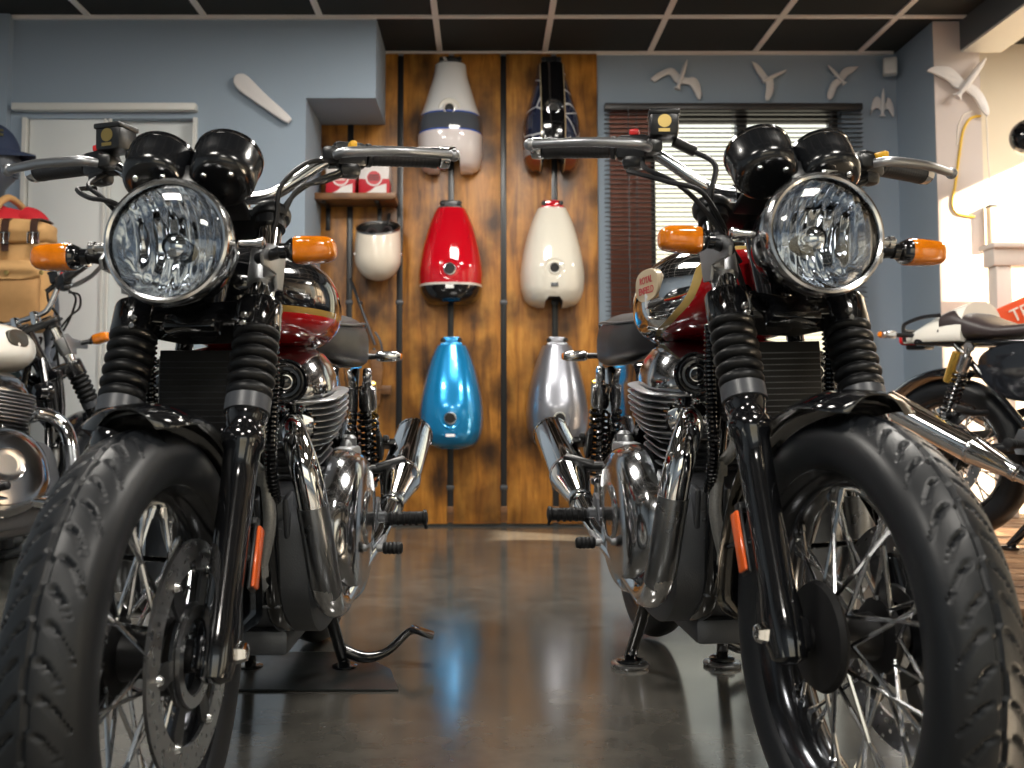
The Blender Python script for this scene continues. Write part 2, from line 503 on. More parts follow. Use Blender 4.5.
# ---- fork
for s in (-1, 1):
    b = B(); y = s * FW
    p = lambda z: (FP(z, y) - FP(.319, y)).length * (1 if z > .319 else -1)
    b.lathe([(.012, p(.285)), (.024, p(.29)), (.029, p(.31)), (.029, p(.35)), (.026, p(.38)), (.0265, p(.55)), (.028, p(.595)), (.032, p(.600)), (.034, p(.612)), (.034, p(.622)), (.031, p(.626)), (.031, p(.640)), (.033, p(.644)), (.033, p(.654)), (.020, p(.656))], FP(.319, y), AX, n=28)
    b.box(FP(.319, s * (FW - .012), .033), (.06, .034, .05), rot=(0, -RAKE, 0), bevel=.010)
    b.box(FP(.44, s * (FW - .007), .012), (.02, .014, .12), rot=(0, -RAKE, 0), bevel=.006)
    leg = add('fork_leg', b, 'black_gloss', steer=True)
    n_ = B(); n_.lathe([(.0, 0), (.0155, 0), (.0155, .016), (.012, .026), (.004, .028)], FP(.322, s * (FW + .016), .030), (0, s, 0), n=6)
    n_.lathe([(.020, -.010), (.020, .004)], FP(.322, s * (FW + .016), .030), (0, s, 0), n=20)
    add('axle_nut', n_, 'chrome', leg)
    r_ = B(); o = FP(.440, s * (FW + .034), .004)
    r_.box(o, (.026, .006, .092), rot=(0, -RAKE, 0), bevel=.003)
    rf = add('fork_reflector', r_, 'orange_reflector', leg, label='amber side reflector')
    r2 = B(); r2.box(FP(.440, s * (FW + .029), .004), (.032, .006, .100), rot=(0, -RAKE, 0), bevel=.003)
    r2.box(FP(.490, s * (FW + .018), .006), (.02, .024, .012), rot=(0, -RAKE, 0), bevel=.002)
    add('reflector_bracket', r2, 'black_satin', leg)
    gt = B(); prof = []
    z0, z1 = .676, .792; N = 6
    prof.append((.030, p(z0)))
    for k in range(N):
        zz = z0 + (z1 - z0) * k / N; dz = (z1 - z0) / N
        w = .0385 if k not in (0,) else .037
        prof += [(.0295, p(zz + dz * .04)), (.0345, p(zz + dz * .14)), (w - .0005, p(zz + dz * .34)), (w, p(zz + dz * .5)), (w - .0005, p(zz + dz * .66)), (.0345, p(zz + dz * .86)), (.0295, p(zz + dz * .96))]
    prof.append((.028, p(z1)))
    gt.lathe(prof, FP(.319, y), AX, n=32)
    gg = add('fork_gaiter', gt, 'gaiter_rubber', steer=True, sharp=60)
    cl = B(); cl.lathe([(.030, p(.653)), (.0360, p(.654)), (.0360, p(.677)), (.030, p(.678))], FP(.319, y), AX, n=32)
    add('gaiter_clip', cl, 'grey_paint', gg)
    tb = B(); tb.lathe([(.0215, p(.78)), (.0215, p(.99)), (.019, p(.996))], FP(.319, y), AX, n=24)
    add('fork_tube', tb, 'chrome', steer=True)
# lower yoke
b = B()
def yoke(z, th, hw=.103, off=.035):
    c = FP(z, 0, 0)
    pts = []
    for j in range(24):
        a = 2 * PI * j / 24
        pts.append((math.cos(a), math.sin(a)))
    out = [(-.035, -.05), (-.038, 0), (-.035, .05)]
    L = []
    for a in range(120, -71, -15):
        L.append((off + .034 * math.cos(R(a)), hw + .034 * math.sin(R(a))))
    front = [(off + .012, hw - .05), (off + .004, .0), (off + .012, -hw + .05)]
    Rr = [(x, -y) for x, y in reversed(L)]
    o = [(-.036, .045)] + [(off + .034 * math.cos(R(a)), hw + .034 * math.sin(R(a))) for a in range(150, -61, -15)] + front + [(off + .034 * math.cos(R(a)), -hw + .034 * math.sin(R(a))) for a in range(60, -151, -15)] + [(-.036, -.045)]
    b.prism(o, c, AN, (0, 1, 0), AX, th, bevel=.006)
yoke(.806, .042)
for s in (-1, 1):
    b.lathe([(.036, -.030), (.038, -.024), (.038, .026), (.036, .032)], FP(.806, s * FW), AX, n=28)
b.box(FP(.80, 0, .05), (.04, .09, .028), rot=(0, -RAKE, 0), bevel=.008)
ly = add('fork_yoke', b, 'black_gloss', steer=True)
for s in (-1, 1):
    for dz in (-.007, .007):
        pb = B(); pb.lathe([(.0058, -.004), (.0058, .004), (.004, .007), (.002, .007)], FP(.806 + dz, s * (FW - .012), .071), (.95, -s * .1, .15), n=12)
        add('pinch_bolt', pb, 'bolt_steel', ly, label='bright pinch bolt of the yoke')
b = B(); yoke(.985, .022)
for s in (-1, 1):
    b.lathe([(.027, -.012), (.027, .014), (.018, .018)], FP(.985, s * FW), AX, n=24)
ty = add('fork_yoke', b, 'black_satin', steer=True)
b = B(); b.lathe([(.022, -.12), (.022, .12)], FP(.895, 0, 0), AX, n=20)
add('steering_stem', b, 'black_satin', steer=True)

# ---- headlight
HC = V((.612, 0, .920)); HX = V((.998, 0, .06)).normalized()
HS = MX.Translation(HC) @ MX.Scale(.98, 4) @ MX.Translation(-HC)
b = B(); b.lathe([(.002, -.150), (.04, -.146), (.072, -.118), (.090, -.075), (.096, -.035), (.097, -.002), (.090, -.002), (.088, -.03), (.06, -.08), (.03, -.10)], HC, HX, n=56).xf(HS)
hl = add('headlight', b, 'black_gloss', steer=True, tag='lamp')
b = B(); b.lathe([(.0905, .010), (.0945, .012), (.0985, .010), (.1015, .003), (.102, -.006), (.1015, -.016), (.0975, -.017), (.0970, -.004), (.0905, .004)], HC, HX, n=72, loop=True, cap=False).xf(HS)
add('headlight_rim', b, 'chrome_dull', hl, label='chrome ring round the glass')
b = B()
lens_o = [(.0918 * math.sin(R(a)) / math.sin(R(72)), .006 + .020 * (math.cos(R(a)) - math.cos(R(72))) / (1 - math.cos(R(72)))) for a in range(72, -1, -8)]
prof = lens_o + [(max(r - .0005, 0), h - .003) for r, h in reversed(lens_o)]
b.lathe(prof, V((0, 0, 0)), V((1, 0, 0)), n=64, cap=False, loop=False)
ML = MX.Translation(HC) @ MX.Rotation(-math.asin(HX.z), 4, 'Y') @ MX.Scale(.98, 4)
add('headlight_lens', b, 'lens', hl, M=ML, label='fluted clear glass')
b = B(); b.lathe([(.089, .002), (.084, -.022), (.072, -.046), (.054, -.064), (.034, -.076), (.018, -.081), (.017, -.084), (.036, -.079), (.057, -.067), (.075, -.048), (.087, -.023), (.091, .001)], (0, 0, 0), (1, 0, 0), n=64, loop=True, cap=False)
add('lamp_reflector', b, 'reflector', hl, M=ML)
b = B(); b.lathe([(.010, -.083), (.010, -.052), (.021, -.05), (.022, -.034), (.019, -.024), (.010, -.018), (.001, -.017)], (0, 0, 0), (1, 0, 0), n=28)
add('bulb_shield', b, 'chrome', hl, M=ML)
# bracket ears
for s in (-1, 1):
    b = B()
    b.prism([(-.016, -.042), (.016, -.044), (.030, -.018), (.105, -.016), (.116, 0), (.105, .016), (.032, .026), (.016, .044), (-.016, .042)], FP(.90, s * .1300, .035), V((1, 0, .04)), V((-.35, 0, .937)), (0, 1, 0), .007, bevel=.002)
    b.lathe([(.026, -.035), (.027, -.03), (.027, .03), (.026, .035)], FP(.90, s * FW), AX, n=24)
    b.prism([(-.012, -.03), (.03, -.02), (.03, .02), (-.012, .03)], FP(.90, s * .120, .045), V((1, 0, 0)), V((0, 0, 1)), (0, 1, 0), .02, bevel=.003)
    ear = add('headlight_bracket', b, 'alu_cast', steer=True)
    bb = B(); bb.lathe([(.010, 0), (.010, .008), (.006, .011)], HC + V((-.035, s * .130, 0)), (0, s, 0), n=12)
    bb.lathe([(.007, -.03), (.007, 0)], HC + V((-.035, s * .130, 0)), (0, s, 0), n=12)
    add('bracket_bolt', bb, 'bolt_steel', ear)

# ---- turn signals
def signal(c, s, steer, stem_to, lens_key='amber', front=1):
    b = B()
    y0 = .0
    def rg(y, a, h, p=3.0):
        return [V((q.x, y, q.z)) for q in ring_se(24, 0, 0, a, h, p, 0, 'xz')]
    rings = [rg(s * y, .0245 * k, .0205 * k2, 3) for y, k, k2 in ((.0, .55, .55), (.004, .75, .75), (.012, .98, .98), (.016, 1.0, 1.0))]
    # rg built in xz at y=0: swap
    b.loft(rings)
    b.tube([(0, -s * .010, 0), (0, s * .006, 0)], .013, n=14, k=1)
    b.xf(MX.Translation(c))
    i = add('turn_signal', b, 'black_gloss', steer=steer)
    b = B(); b.tube([stem_to, stem_to.lerp(c, .5), c + V((0, -s * .004, 0))], .0095, n=12, k=2)
    add('signal_stem', b, 'black_satin', i)
    b = B()
    rings = [rg(s * y, .0245 * k, .0215 * k, 3) for y, k in ((.015, .97), (.017, 1.02), (.030, 1.03), (.050, 1.0), (.064, .95), (.072, .86), (.077, .70), (.080, .45))]
    b.loft(rings); b.xf(MX.Translation(c))
    add('signal_lens', b, lens_key, i, label='amber lens of the turn signal')
def rear_signal(c, s, stem_to):
    lz = lambda y, k, dx=0: [V((q.x + dx, s * y, q.z)) for q in ring_se(24, 0, 0, .019 * k, .0165 * k, 3, 0, 'xz')]
    b = B(); b.loft([lz(y, k) for y, k in ((.0, .5), (.004, .8), (.012, .98), (.030, 1.03), (.050, 1.0), (.066, .9), (.073, .75), (.077, .5))]); b.xf(MX.Translation(c))
    i = add('turn_signal', b, 'chrome_dull')
    b = B(); b.tube([stem_to, stem_to.lerp(c, .5), c + V((0, s * .004, 0))], .009, n=12, k=2)
    add('signal_stem', b, 'black_satin', i)
    b = B(); b.loft([lz(y, k, -.012) for y, k in ((.014, .7), (.018, .9), (.050, .93), (.066, .84), (.076, .66), (.081, .4))]); b.xf(MX.Translation(c))
    add('signal_lens', b, 'amber', i, label='amber lens facing the rear')
for s in (-1, 1):
    signal(V((.545, s * .166, .912)), s, True, V((.50, s * .108, .908)))
for s in (-1, 1):
    rear_signal(V((-.850, s * .142, .818)), s, V((-.80, s * .06, .815)))

# ---- gauges
GD = V((-.66, 0, .75)).normalized()
for s in (-1, 1):
    c = V((.510, s * .0555, 1.052))
    b = B(); b.lathe([(.012, -.037), (.030, -.0365), (.042, -.034), (.050, -.028), (.0535, -.018), (.0545, .0), (.0550, .026), (.056, .030), (.056, .038), (.050, .040), (.048, .036), (.002, .034)], c, GD, n=48)
    ga = add('gauge', b, 'gauge_black', steer=True, tag='lamp')
    d = B(); d.lathe([(.047, .0345), (.047, .0355), (.002, .0355)], c, GD, n=40)
    add('gauge_dial', d, 'gauge_face', ga)
    bz = B(); bz.lathe([(.0555, .031), (.0575, .032), (.0575, .039), (.0545, .042), (.0505, .040), (.0505, .037)], c, GD, n=48, loop=True, cap=False)
    add('gauge_bezel', bz, 'black_gloss', ga)
    fdir = V((.75, 0, .66))
    for q in (-.022, .022):
        nb = B(); nb.lathe([(.006, -.004), (.006, .003), (.004, .006)], c - GD * .034 + V((0, q, 0)) + fdir * .018, -GD, n=10)
        add('gauge_stud', nb, 'bolt_steel', ga)
    if s > 0:
        sk = B(); sk.box((0, 0, 0), (.024, .026, .001), bevel=.0004)
        sk.xf(MX.Translation(c - GD * .0362 + fdir * .012 + V((0, -.012, 0))) @ MX.Rotation(-math.atan2(.66, .75), 4, 'Y'))
        add('gauge_sticker', sk, 'white_sticker', ga, tag='sticker', label='white square sticker under the gauge')
b = B(); b.box((.47, 0, 1.012), (.10, .15, .012), rot=(0, R(-25), 0), bevel=.004)
b.box((.52, 0, 1.035), (.03, .04, .05), rot=(0, R(-25), 0), bevel=.006)
add('gauge_bracket', b, 'black_satin', steer=True)

# ---- handlebar and controls
bar = [(.265, -.385, 1.128), (.298, -.31, 1.126), (.330, -.24, 1.121), (.355, -.19, 1.104), (.378, -.125, 1.055), (.386, -.085, 1.036), (.388, 0, 1.034)]
bar = bar + [(x, -y, z) for x, y, z in reversed(bar[:-1])]
b = B(); b.tube(bar, .0112, n=14, k=6)
hb = add('handlebar', b, 'chrome_dull', steer=True)
for s in (-1, 1):
    b = B(); b.box((.385, s * .045, 1.020), (.036, .026, .062), bevel=.006)
    add('bar_clamp', b, 'chrome', hb)
for s in (-1, 1):
    p0 = V((.322, s * .258, 1.122)); p1 = V((.265, s * .385, 1.128)); d = (p1 - p0).normalized()
    b = B(); L = (p1 - p0).length
    prof = [(.013, 0), (.0215, .001), (.0215, .008), (.018, .011)]
    for k in range(14):
        h = .014 + k * (L - .03) / 14
        prof += [(.0186, h), (.0193, h + .003), (.0186, h + .0065)]
    prof += [(.0198, L - .012), (.020, L - .003), (.012, L)]
    b.lathe(prof, p0, d, n=24)
    add('grip', b, 'grip_rubber', hb)
    b = B(); b.lathe([(.012, 0), (.0195, .001), (.0205, .008), (.0195, .020), (.010, .024)], p1, d, n=24)
    add('bar_end', b, 'chrome', hb)
    c = V((.334, s * .230, 1.118)); rz = MX.Rotation(math.atan2(d.y, d.x) + (0 if s > 0 else 0), 4, 'Z')
    b = B(); b.box(c + V((.004, 0, .0)), (.062, .040, .046), rot=rz, bevel=.010)
    b.box(c + V((.006, 0, -.026)), (.040, .034, .03), rot=rz, bevel=.010)
    sw = add('switch_housing', b, 'black_satin', steer=True)
    b = B(); b.box(c + V((.034, s * .012, .010)) if s > 0 else c + V((.010, 0, .027)), (.012, .026, .014) if s > 0 else (.018, .022, .012), rot=rz, bevel=.003)
    add('switch_button', b, 'yellow_switch' if s > 0 else 'red_switch', sw, label='yellow switch' if s > 0 else 'red kill switch')
    # lever
    q = V((.386, s * .215, 1.107))
    b = B(); b.tube([q, q + V((.012, s * .03, .002)), q + V((-.010, s * .11, .006)), q + V((-.050, s * .175, .010)), q + V((-.068, s * .20, .012))], [.0085, .0095, .009, .0085, .008], n=10)
    b.ball(q + V((-.071, s * .205, .012)), .0115, 12, 8)
    lv = add('clutch_lever' if s > 0 else 'brake_lever', b, 'lever_alu', steer=True)
    b = B(); b.box((.362, s * .205, 1.112), (.058, .030, .026), bevel=.007)
    b.lathe([(.017, -.012), (.017, .012)], (.348, s * .205, 1.110), (0, 1, 0), n=20)
    add('lever_perch', b, 'black_satin', lv)
# brake fluid reservoir on the rider's right
b = B(); b.box((.375, -.186, 1.150), (.052, .052, .044), rot=(0, 0, R(-14)), bevel=.006)
b.box((.375, -.186, 1.172), (.056, .056, .010), rot=(0, 0, R(-14)), bevel=.003)
b.tube([(.375, -.165, 1.125), (.372, -.125, 1.110)], .010, n=12, k=1)
mc = add('brake_fluid_reservoir', b, 'black_satin', steer=True)
b = B(); b.lathe([(.012, 0), (.012, .0008)], (.4005, -.192, 1.154), (1, -.25, 0), n=20)
b.box((.4012, -.1925, 1.137), (.001, .020, .006), rot=(0, 0, R(-14)))
add('reservoir_label', b, 'brass', mc, label='round yellow warning label')

# ---- cables and hoses from the bars
def cable(pts, r=.0042, key='rubber', n=8, steer=True, name='cable'):
    b = B(); b.tube(pts, r, n=n, k=6)
    return add(name, b, key, steer=steer)
cable([(.375, -.125, 1.108), (.41, -.10, 1.075), (.43, -.115, 1.00), (.44, -.075, .90), (.46, -.05, .80)], .005, name='brake_hose')
cable([(.35, -.215, 1.098), (.40, -.225, 1.065), (.44, -.18, 1.03), (.45, -.13, .98), (.43, -.06, .90)], .0045)
cable([(.35, -.235, 1.07), (.39, -.25, 1.06), (.45, -.20, 1.03), (.46, -.14, 1.01), (.42, -.07, .93)], .0045)
cable([(.36, .205, 1.105), (.395, .165, 1.092), (.42, .125, 1.045), (.43, .118, .98), (.44, .09, .90)], .0045)
cable([(.34, .235, 1.09), (.37, .195, 1.066), (.40, .15, 1.045), (.415, .12, .98), (.40, .07, .90)], .0045)
cable([(.35, .225, 1.09), (.38, .17, 1.06), (.40, .13, 1.02), (.41, .11, .96), (.38, .06, .88)], .004)
cable([(.52, .05, .985), (.50, .03, .97), (.49, .05, .92), (.47, .03, .86)], .006)
cable([(.52, -.05, .985), (.50, -.03, .97), (.49, -.05, .92), (.47, -.03, .86)], .006)
# speedo drive / clutch conduits with a coiled guard
for s in (-1, 1):
    pts = [V(p) for p in ((.405, s * .105, .80), (.402, s * .108, .72), (.395, s * .105, .64), (.375, s * .10, .56), (.34, s * .10, .50))]
    q = [V(p) for p in catmull(pts, 10)]
    b = B(); b.tube(pts, .0075, n=8, k=6)
    for i in range(len(q) - 1):
        b.lathe([(.007, 0), (.0115, .003), (.0115, .006), (.007, .009)], q[i], q[i + 1] - q[i], n=10)
    add('coiled_hose', b, 'black_gloss')

# ---- frame
def tb(pts, r=.015, key='black_gloss', name='frame_tube', n=12, k=6, **kw):
    b = B(); b.tube(pts, r, n=n, k=k)
    return add(name, b, key, **kw)
b = B()
for s in (-1, 1):
    b.tube([(.40, s * .035, .86), (.355, s * .075, .66), (.305, s * .085, .42), (.275, s * .085, .31), (.20, s * .09, .250), (0, s * .10, .225), (-.25, s * .12, .245), (-.33, s * .13, .33)], .0155, n=12)
    b.tube([(.37, s * .03, .86), (.10, s * .07, .82), (-.15, s * .10, .765), (-.45, s * .105, .765), (-.78, s * .095, .785)], .0145, n=12)
    b.tube([(-.30, s * .125, .30), (-.31, s * .125, .52), (-.24, s * .11, .76)], .0155, n=12)
    b.tube([(-.33, s * .125, .45), (-.45, s * .125, .60), (-.60, s * .115, .765)], .012, n=12)
b.lathe([(.030, -.10), (.034, -.095), (.030, -.08), (.030, .08), (.034, .095), (.030, .10)], FP(.895, 0, 0), AX, n=24)
b.tube([(-.78, -.095, .785), (-.80, 0, .79), (-.78, .095, .785)], .0145, n=12)
fr = add('frame', b, 'black_gloss')

# oil cooler and its hoses
b = B()
b.box((.385, 0, .695), (.040, .165, .130), bevel=.004)
b.box((.405, 0, .695), (.006, .178, .140), bevel=.002)
for s in (-1, 1):
    b.lathe([(.011, -.06), (.011, .06)], (.385, s * .086, .695), (0, 0, 1), n=10)
oc = add('oil_cooler', b, 'black_matte')
b = B()
for k in range(11):
    b.box((.392, 0, .640 + k * .0105), (.032, .176, .0022))
add('cooler_fin_pack', b, 'alu_dark', oc)
for s in (-1, 1):
    b = B(); b.tube([(.375, s * .055, .63), (.37, s * .062, .575), (.352, s * .085, .545)], .0105, n=12)
    b.lathe([(.0165, -.014), (.0165, .014)], (.352, s * .085, .542), (.15, 0, 1), n=8)
    b.tube([(.352, s * .085, .54), (.345, s * .092, .46), (.325, s * .072, .375)], .0115, n=12)
    b.lathe([(.0145, -.010), (.0145, .010)], (.325, s * .072, .372), (.3, .0, 1), n=8)
    b.tube([(.325, s * .072, .37), (.30, s * .055, .335), (.27, s * .05, .33)], .008, n=12)
    add('oil_hose', b, 'braid')
# horns
for s in (-1, 1):
    c = V((.325, s * .112, .712)); d = V((1, s * .18, -.05))
    b = B(); b.lathe([(.012, -.05), (.030, -.045), (.036, -.022), (.040, -.018), (.042, -.008), (.042, 0), (.0385, .004), (.034, .001), (.029, .000), (.027, .004), (.022, .004), (.020, 0), (.014, -.002), (.012, .005), (.002, .008)], c, d, n=40)
    hn = add('horn', b, 'black_gloss', sharp=25)
    b = B(); b.lathe([(.0305, .0005), (.0325, .0025), (.0335, .0008)], c, d, n=40, loop=True, cap=False)
    add('horn_ring', b, 'chrome_dull', hn)
    b = B(); b.lathe([(.0125, .004), (.0135, .0062), (.0115, .0065)], c, d, n=30, loop=True, cap=False)
    add('horn_ring', b, 'chrome_dull', hn)

# ---- engine
def side_loft(pts, side, layers, M=None):
    """outline in x,z lofted outwards on y: layers (y, scale)"""
    cx = sum(p[0] for p in pts) / len(pts); cz = sum(p[1] for p in pts) / len(pts)
    pp = [q[:2] for q in catmull([list(pts[-1])] + [list(p) for p in pts] + [list(pts[0]), list(pts[1])], 5)][5:-5]
    pp = pp[:-1]
    return [[V((cx + (x - cx) * k, side * y, cz + (z - cz) * k)) for x, z in pp] for y, k in layers]
b = B()
case = [(-.30, .50), (-.31, .36), (-.24, .25), (-.05, .215), (.15, .225), (.265, .30), (.285, .40), (.25, .50), (.10, .53), (-.15, .53)]
b.loft(side_loft(case, 1, [(-.155, .95), (-.15, 1), (.15, 1), (.155, .95)]))
for z in (.30, .335, .37, .405, .44):
    b.box((.27, 0, z), (.03, .20, .006), bevel=.002)
b.box((.255, 0, .475), (.05, .22, .05), bevel=.012)
eng = b.box((.262, 0, .40), (.05, .008, .26), bevel=.003)
for yy in (-.11, -.055, .055, .11):
    b.box((.268, yy, .465), (.05, .012, .08), rot=(0, R(14), 0), bevel=.004)
b.box((.05, 0, .215), (.32, .20, .05), bevel=.012)
eng = add('engine_case', b, 'case_grey')
for s in (-1, 1):
    b = B(); b.lathe([(.036, 0), (.036, .026), (.030, .034), (.016, .036), (.014, .044), (.002, .044)], (.268, s * .062, .36), (1, 0, .1), n=24)
    add('case_plug', b, 'alu_cast', eng)
cov = [(.20, .375), (.185, .475), (.115, .545), (.02, .572), (-.09, .565), (-.19, .53), (-.245, .455), (-.235, .36), (-.165, .285), (-.04, .25), (.09, .265), (.165, .31)]
for s in (-1, 1):
    b = B(); b.loft(side_loft(cov, s, [(.14, 1.0), (.178, 1.0), (.184, .985), (.205, .94), (.216, .86), (.222, .70), (.224, .4)]))
    cv = add('engine_cover', b, 'alu_polish')
    b = B()
    b.loft([[V((p.x, s * y, p.z)) for p in ring_se(40, -.02, .43, .085 * k, .060 * k, 2.2, 0, 'xz')] for y, k in ((.216, 1.05), (.226, 1.0), (.229, .94), (.2275, .90), (.2272, .5))])
    add('cover_badge', b, 'chrome_dull', cv)
    for k in range(8):
        b = B(); x, z = cov[(k * 3) % 12] if k % 2 else cov[(k * 3 + 1) % 12]
        x = -.02 + (x + .02) * .955; z = .42 + (z - .42) * .955
        b.lathe([(.008, 0), (.008, .010), (.005, .013)], (x, s * .186, z), (0, s, 0), n=10)
        add('cover_screw', b, 'bolt_steel', cv)
    b = B(); b.box((-.17, s * .155, .545), (.14, .05, .06), bevel=.012)
    b.lathe([(.016, 0), (.018, .004), (.018, .03), (.010, .038)], (-.20, s * .155, .562), (0, 0, 1), n=16)
    b.lathe([(.014, 0), (.014, .02), (.008, .028)], (-.15, s * .155, .562), (0, 0, 1), n=8)
    add('gearbox_top', b, 'alu_cast')
# barrel, head and fins
TILT = MX.Translation(V((.085, 0, .60))) @ MX.Rotation(R(8), 4, 'Y') @ MX.Translation(V((-.085, 0, -.60)))
def rrect(n, hx, hy, cx, z, p=5):
    return [V((q.x, q.y, z)) for q in [V((cx + math.copysign(abs(math.cos(2 * PI * j / n)) ** (2 / p), math.cos(2 * PI * j / n)) * hx, math.copysign(abs(math.sin(2 * PI * j / n)) ** (2 / p), math.sin(2 * PI * j / n)) * hy, 0)) for j in range(n)]]
b = B(); b.loft([rrect(40, .095, .125, .085, .50), rrect(40, .095, .125, .085, .60)])
for k in range(6):
    z = .515 + k * .0155
    b.loft([rrect(48, .118, .150, .085, z, 6), rrect(48, .120, .152, .085, z + .002, 6), rrect(48, .118, .150, .085, z + .004, 6)])
b.xf(TILT)
add('cylinder_barrel', b, 'alu_dark')
b = B(); b.loft([rrect(40, .100, .140, .085, .60), rrect(40, .105, .150, .085, .70)])
for k in range(8):
    z = .602 + k * .0128; w = .158 + .030 * math.sin(PI * .5 * min(1, (k + 1) / 6)); d = .118 + .02 * min(1, k / 5)
    sl = lambda q: q
    b.loft([rrect(56, d - .003, w - .003, .085, z, 4.5), rrect(56, d, w, .085, z + .0014, 4.5), rrect(56, d, w, .085, z + .0034, 4.5), rrect(56, d - .003, w - .003, .085, z + .0048, 4.5)])
b.xf(TILT)
add('cylinder_head', b, 'fin_alu')
b = B()
b.loft([rrect(56, .124, .166, .085, .700, 4), rrect(56, .127, .168, .085, .708, 4), rrect(56, .124, .164, .085, .724, 3.6), rrect(56, .116, .156, .085, .742, 3.3), rrect(56, .100, .142, .085, .758, 3.1), rrect(56, .074, .118, .085, .770, 3), rrect(56, .036, .07, .085, .776, 2.6)])
b.xf(TILT @ MX.Translation(V((0, 0, -.175))) @ MX.Scale(1.25, 4, V((0, 0, 1))))
rk = add('rocker_cover', b, 'alu_polish')
# throttle bodies, airbox
b = B()
for s in (-1, 1):
    b.tube([(-.01, s * .075, .665), (-.06, s * .075, .675), (-.13, s * .075, .68)], [.022, .024, .03], n=16)
b.box((-.25, 0, .66), (.22, .19, .16), bevel=.03)
add('air_box', b, 'black_matte')
# exhaust, both sides (the cafe racer's runs lower and rises more steeply)
def exhaust(tag, low, q0, q1):
    for s in (-1, 1):
        b = B()
        b.tube([(.185, s * .105, .632), (.255, s * .112, .632), (.315, s * .128, .612), (.345, s * .150, .565), (.345, s * .166, .505), (.332, s * .176, .43), (.312, s * .182, .37), (.275, s * .186, .318 + low * .3)]
               + ([(.20, s * .190, .288), (.10, s * .195, .298), (-.10, s * .205, .328), (-.25, s * .225, .37), (-.40, s * .241, .428)] if not low else [(.20, s * .190, .235), (.10, s * .195, .205), (-.05, s * .21, .205), (-.18, s * .225, .235), (-.32, s * .238, .295)]),
               [.024, .024, .026, .0275, .0275, .027, .027, .027, .0255, .023, .022, .022, .024], n=24, k=8)
        ex = add('exhaust_header', b, 'chrome', tag=tag)
        b = B()
        b.tube([(.344, s * .1675, .490), (.332, s * .1762, .43), (.312, s * .1822, .37), (.284, s * .186, .328 + low * .3)], .0285, n=24, k=6)
        add('header_heat_shield', b, 'satin_steel', ex, tag=tag, label='dull grey outer tube of the header')
        b = B()
        for x in (.19, .203, .216, .229):
            b.lathe([(.026, -.002), (.040, -.002), (.040, .002), (.026, .002)], (x, s * .108, .632), (1, 0, 0), n=24)
        for k in range(6):
            a = 2 * PI * k / 6
            b.lathe([(.006, 0), (.006, .024), (.003, .027)], (.215, s * .108 + .036 * math.cos(a), .632 + .036 * math.sin(a)), (1, 0, 0), n=8)
        add('exhaust_flange', b, 'chrome', ex, tag=tag)
        p0 = V((q0[0], s * q0[1], q0[2])); p1 = V((q1[0], s * q1[1], q1[2])); d = (p1 - p0); L = d.length
        b = B(); b.lathe([(.020, 0), (.028, .004), (.029, .03), (.034, .06), (.046, .13), (.054, .17), (.055, .185), (.055, L - .012), (.057, L - .010), (.057, L), (.051, L + .004), (.047, L - .01), (.043, L - .04), (.002, L - .04)], p0, d, n=44)
        mf = add('muffler', b, 'chrome', tag=tag)
        b = B(); b.lathe([(.0548, .176), (.0563, .180), (.0563, .190), (.0548, .194)], p0, d, n=44, loop=True, cap=False)
        add('muffler_band', b, 'chrome_dull', mf, tag=tag)
        b = B(); b.lathe([(.030, .01), (.0325, .012), (.0325, .028), (.030, .03)], p0, d, n=36, loop=True, cap=False)
        add('muffler_band', b, 'chrome_dull', mf, tag=tag)
        b = B(); m = p0 + d * .62
        b.prism([(-.07, .0), (.05, .035), (.06, .02), (-.02, -.05), (-.06, -.035)], V((m.x + .06, s * .185, m.z + .05)), (1, 0, 0), (0, 0, 1), (0, 1, 0), .012, bevel=.002)
        b.lathe([(.012, 0), (.012, .012), (.007, .016)], (m.x + .055, s * .194, m.z + .06), (0, s, 0), n=12)
        b.box((m.x + .01, s * .205, m.z + .045), (.05, .04, .018), rot=(0, R(-20), 0), bevel=.004)
        add('muffler_hanger', b, 'black_satin', tag=tag)
exhaust('high', 0, (-.36, .238, .412), (-.835, .262, .578))
exhaust('cafe', -.06, (-.29, .236, .283), (-.80, .262, .535))

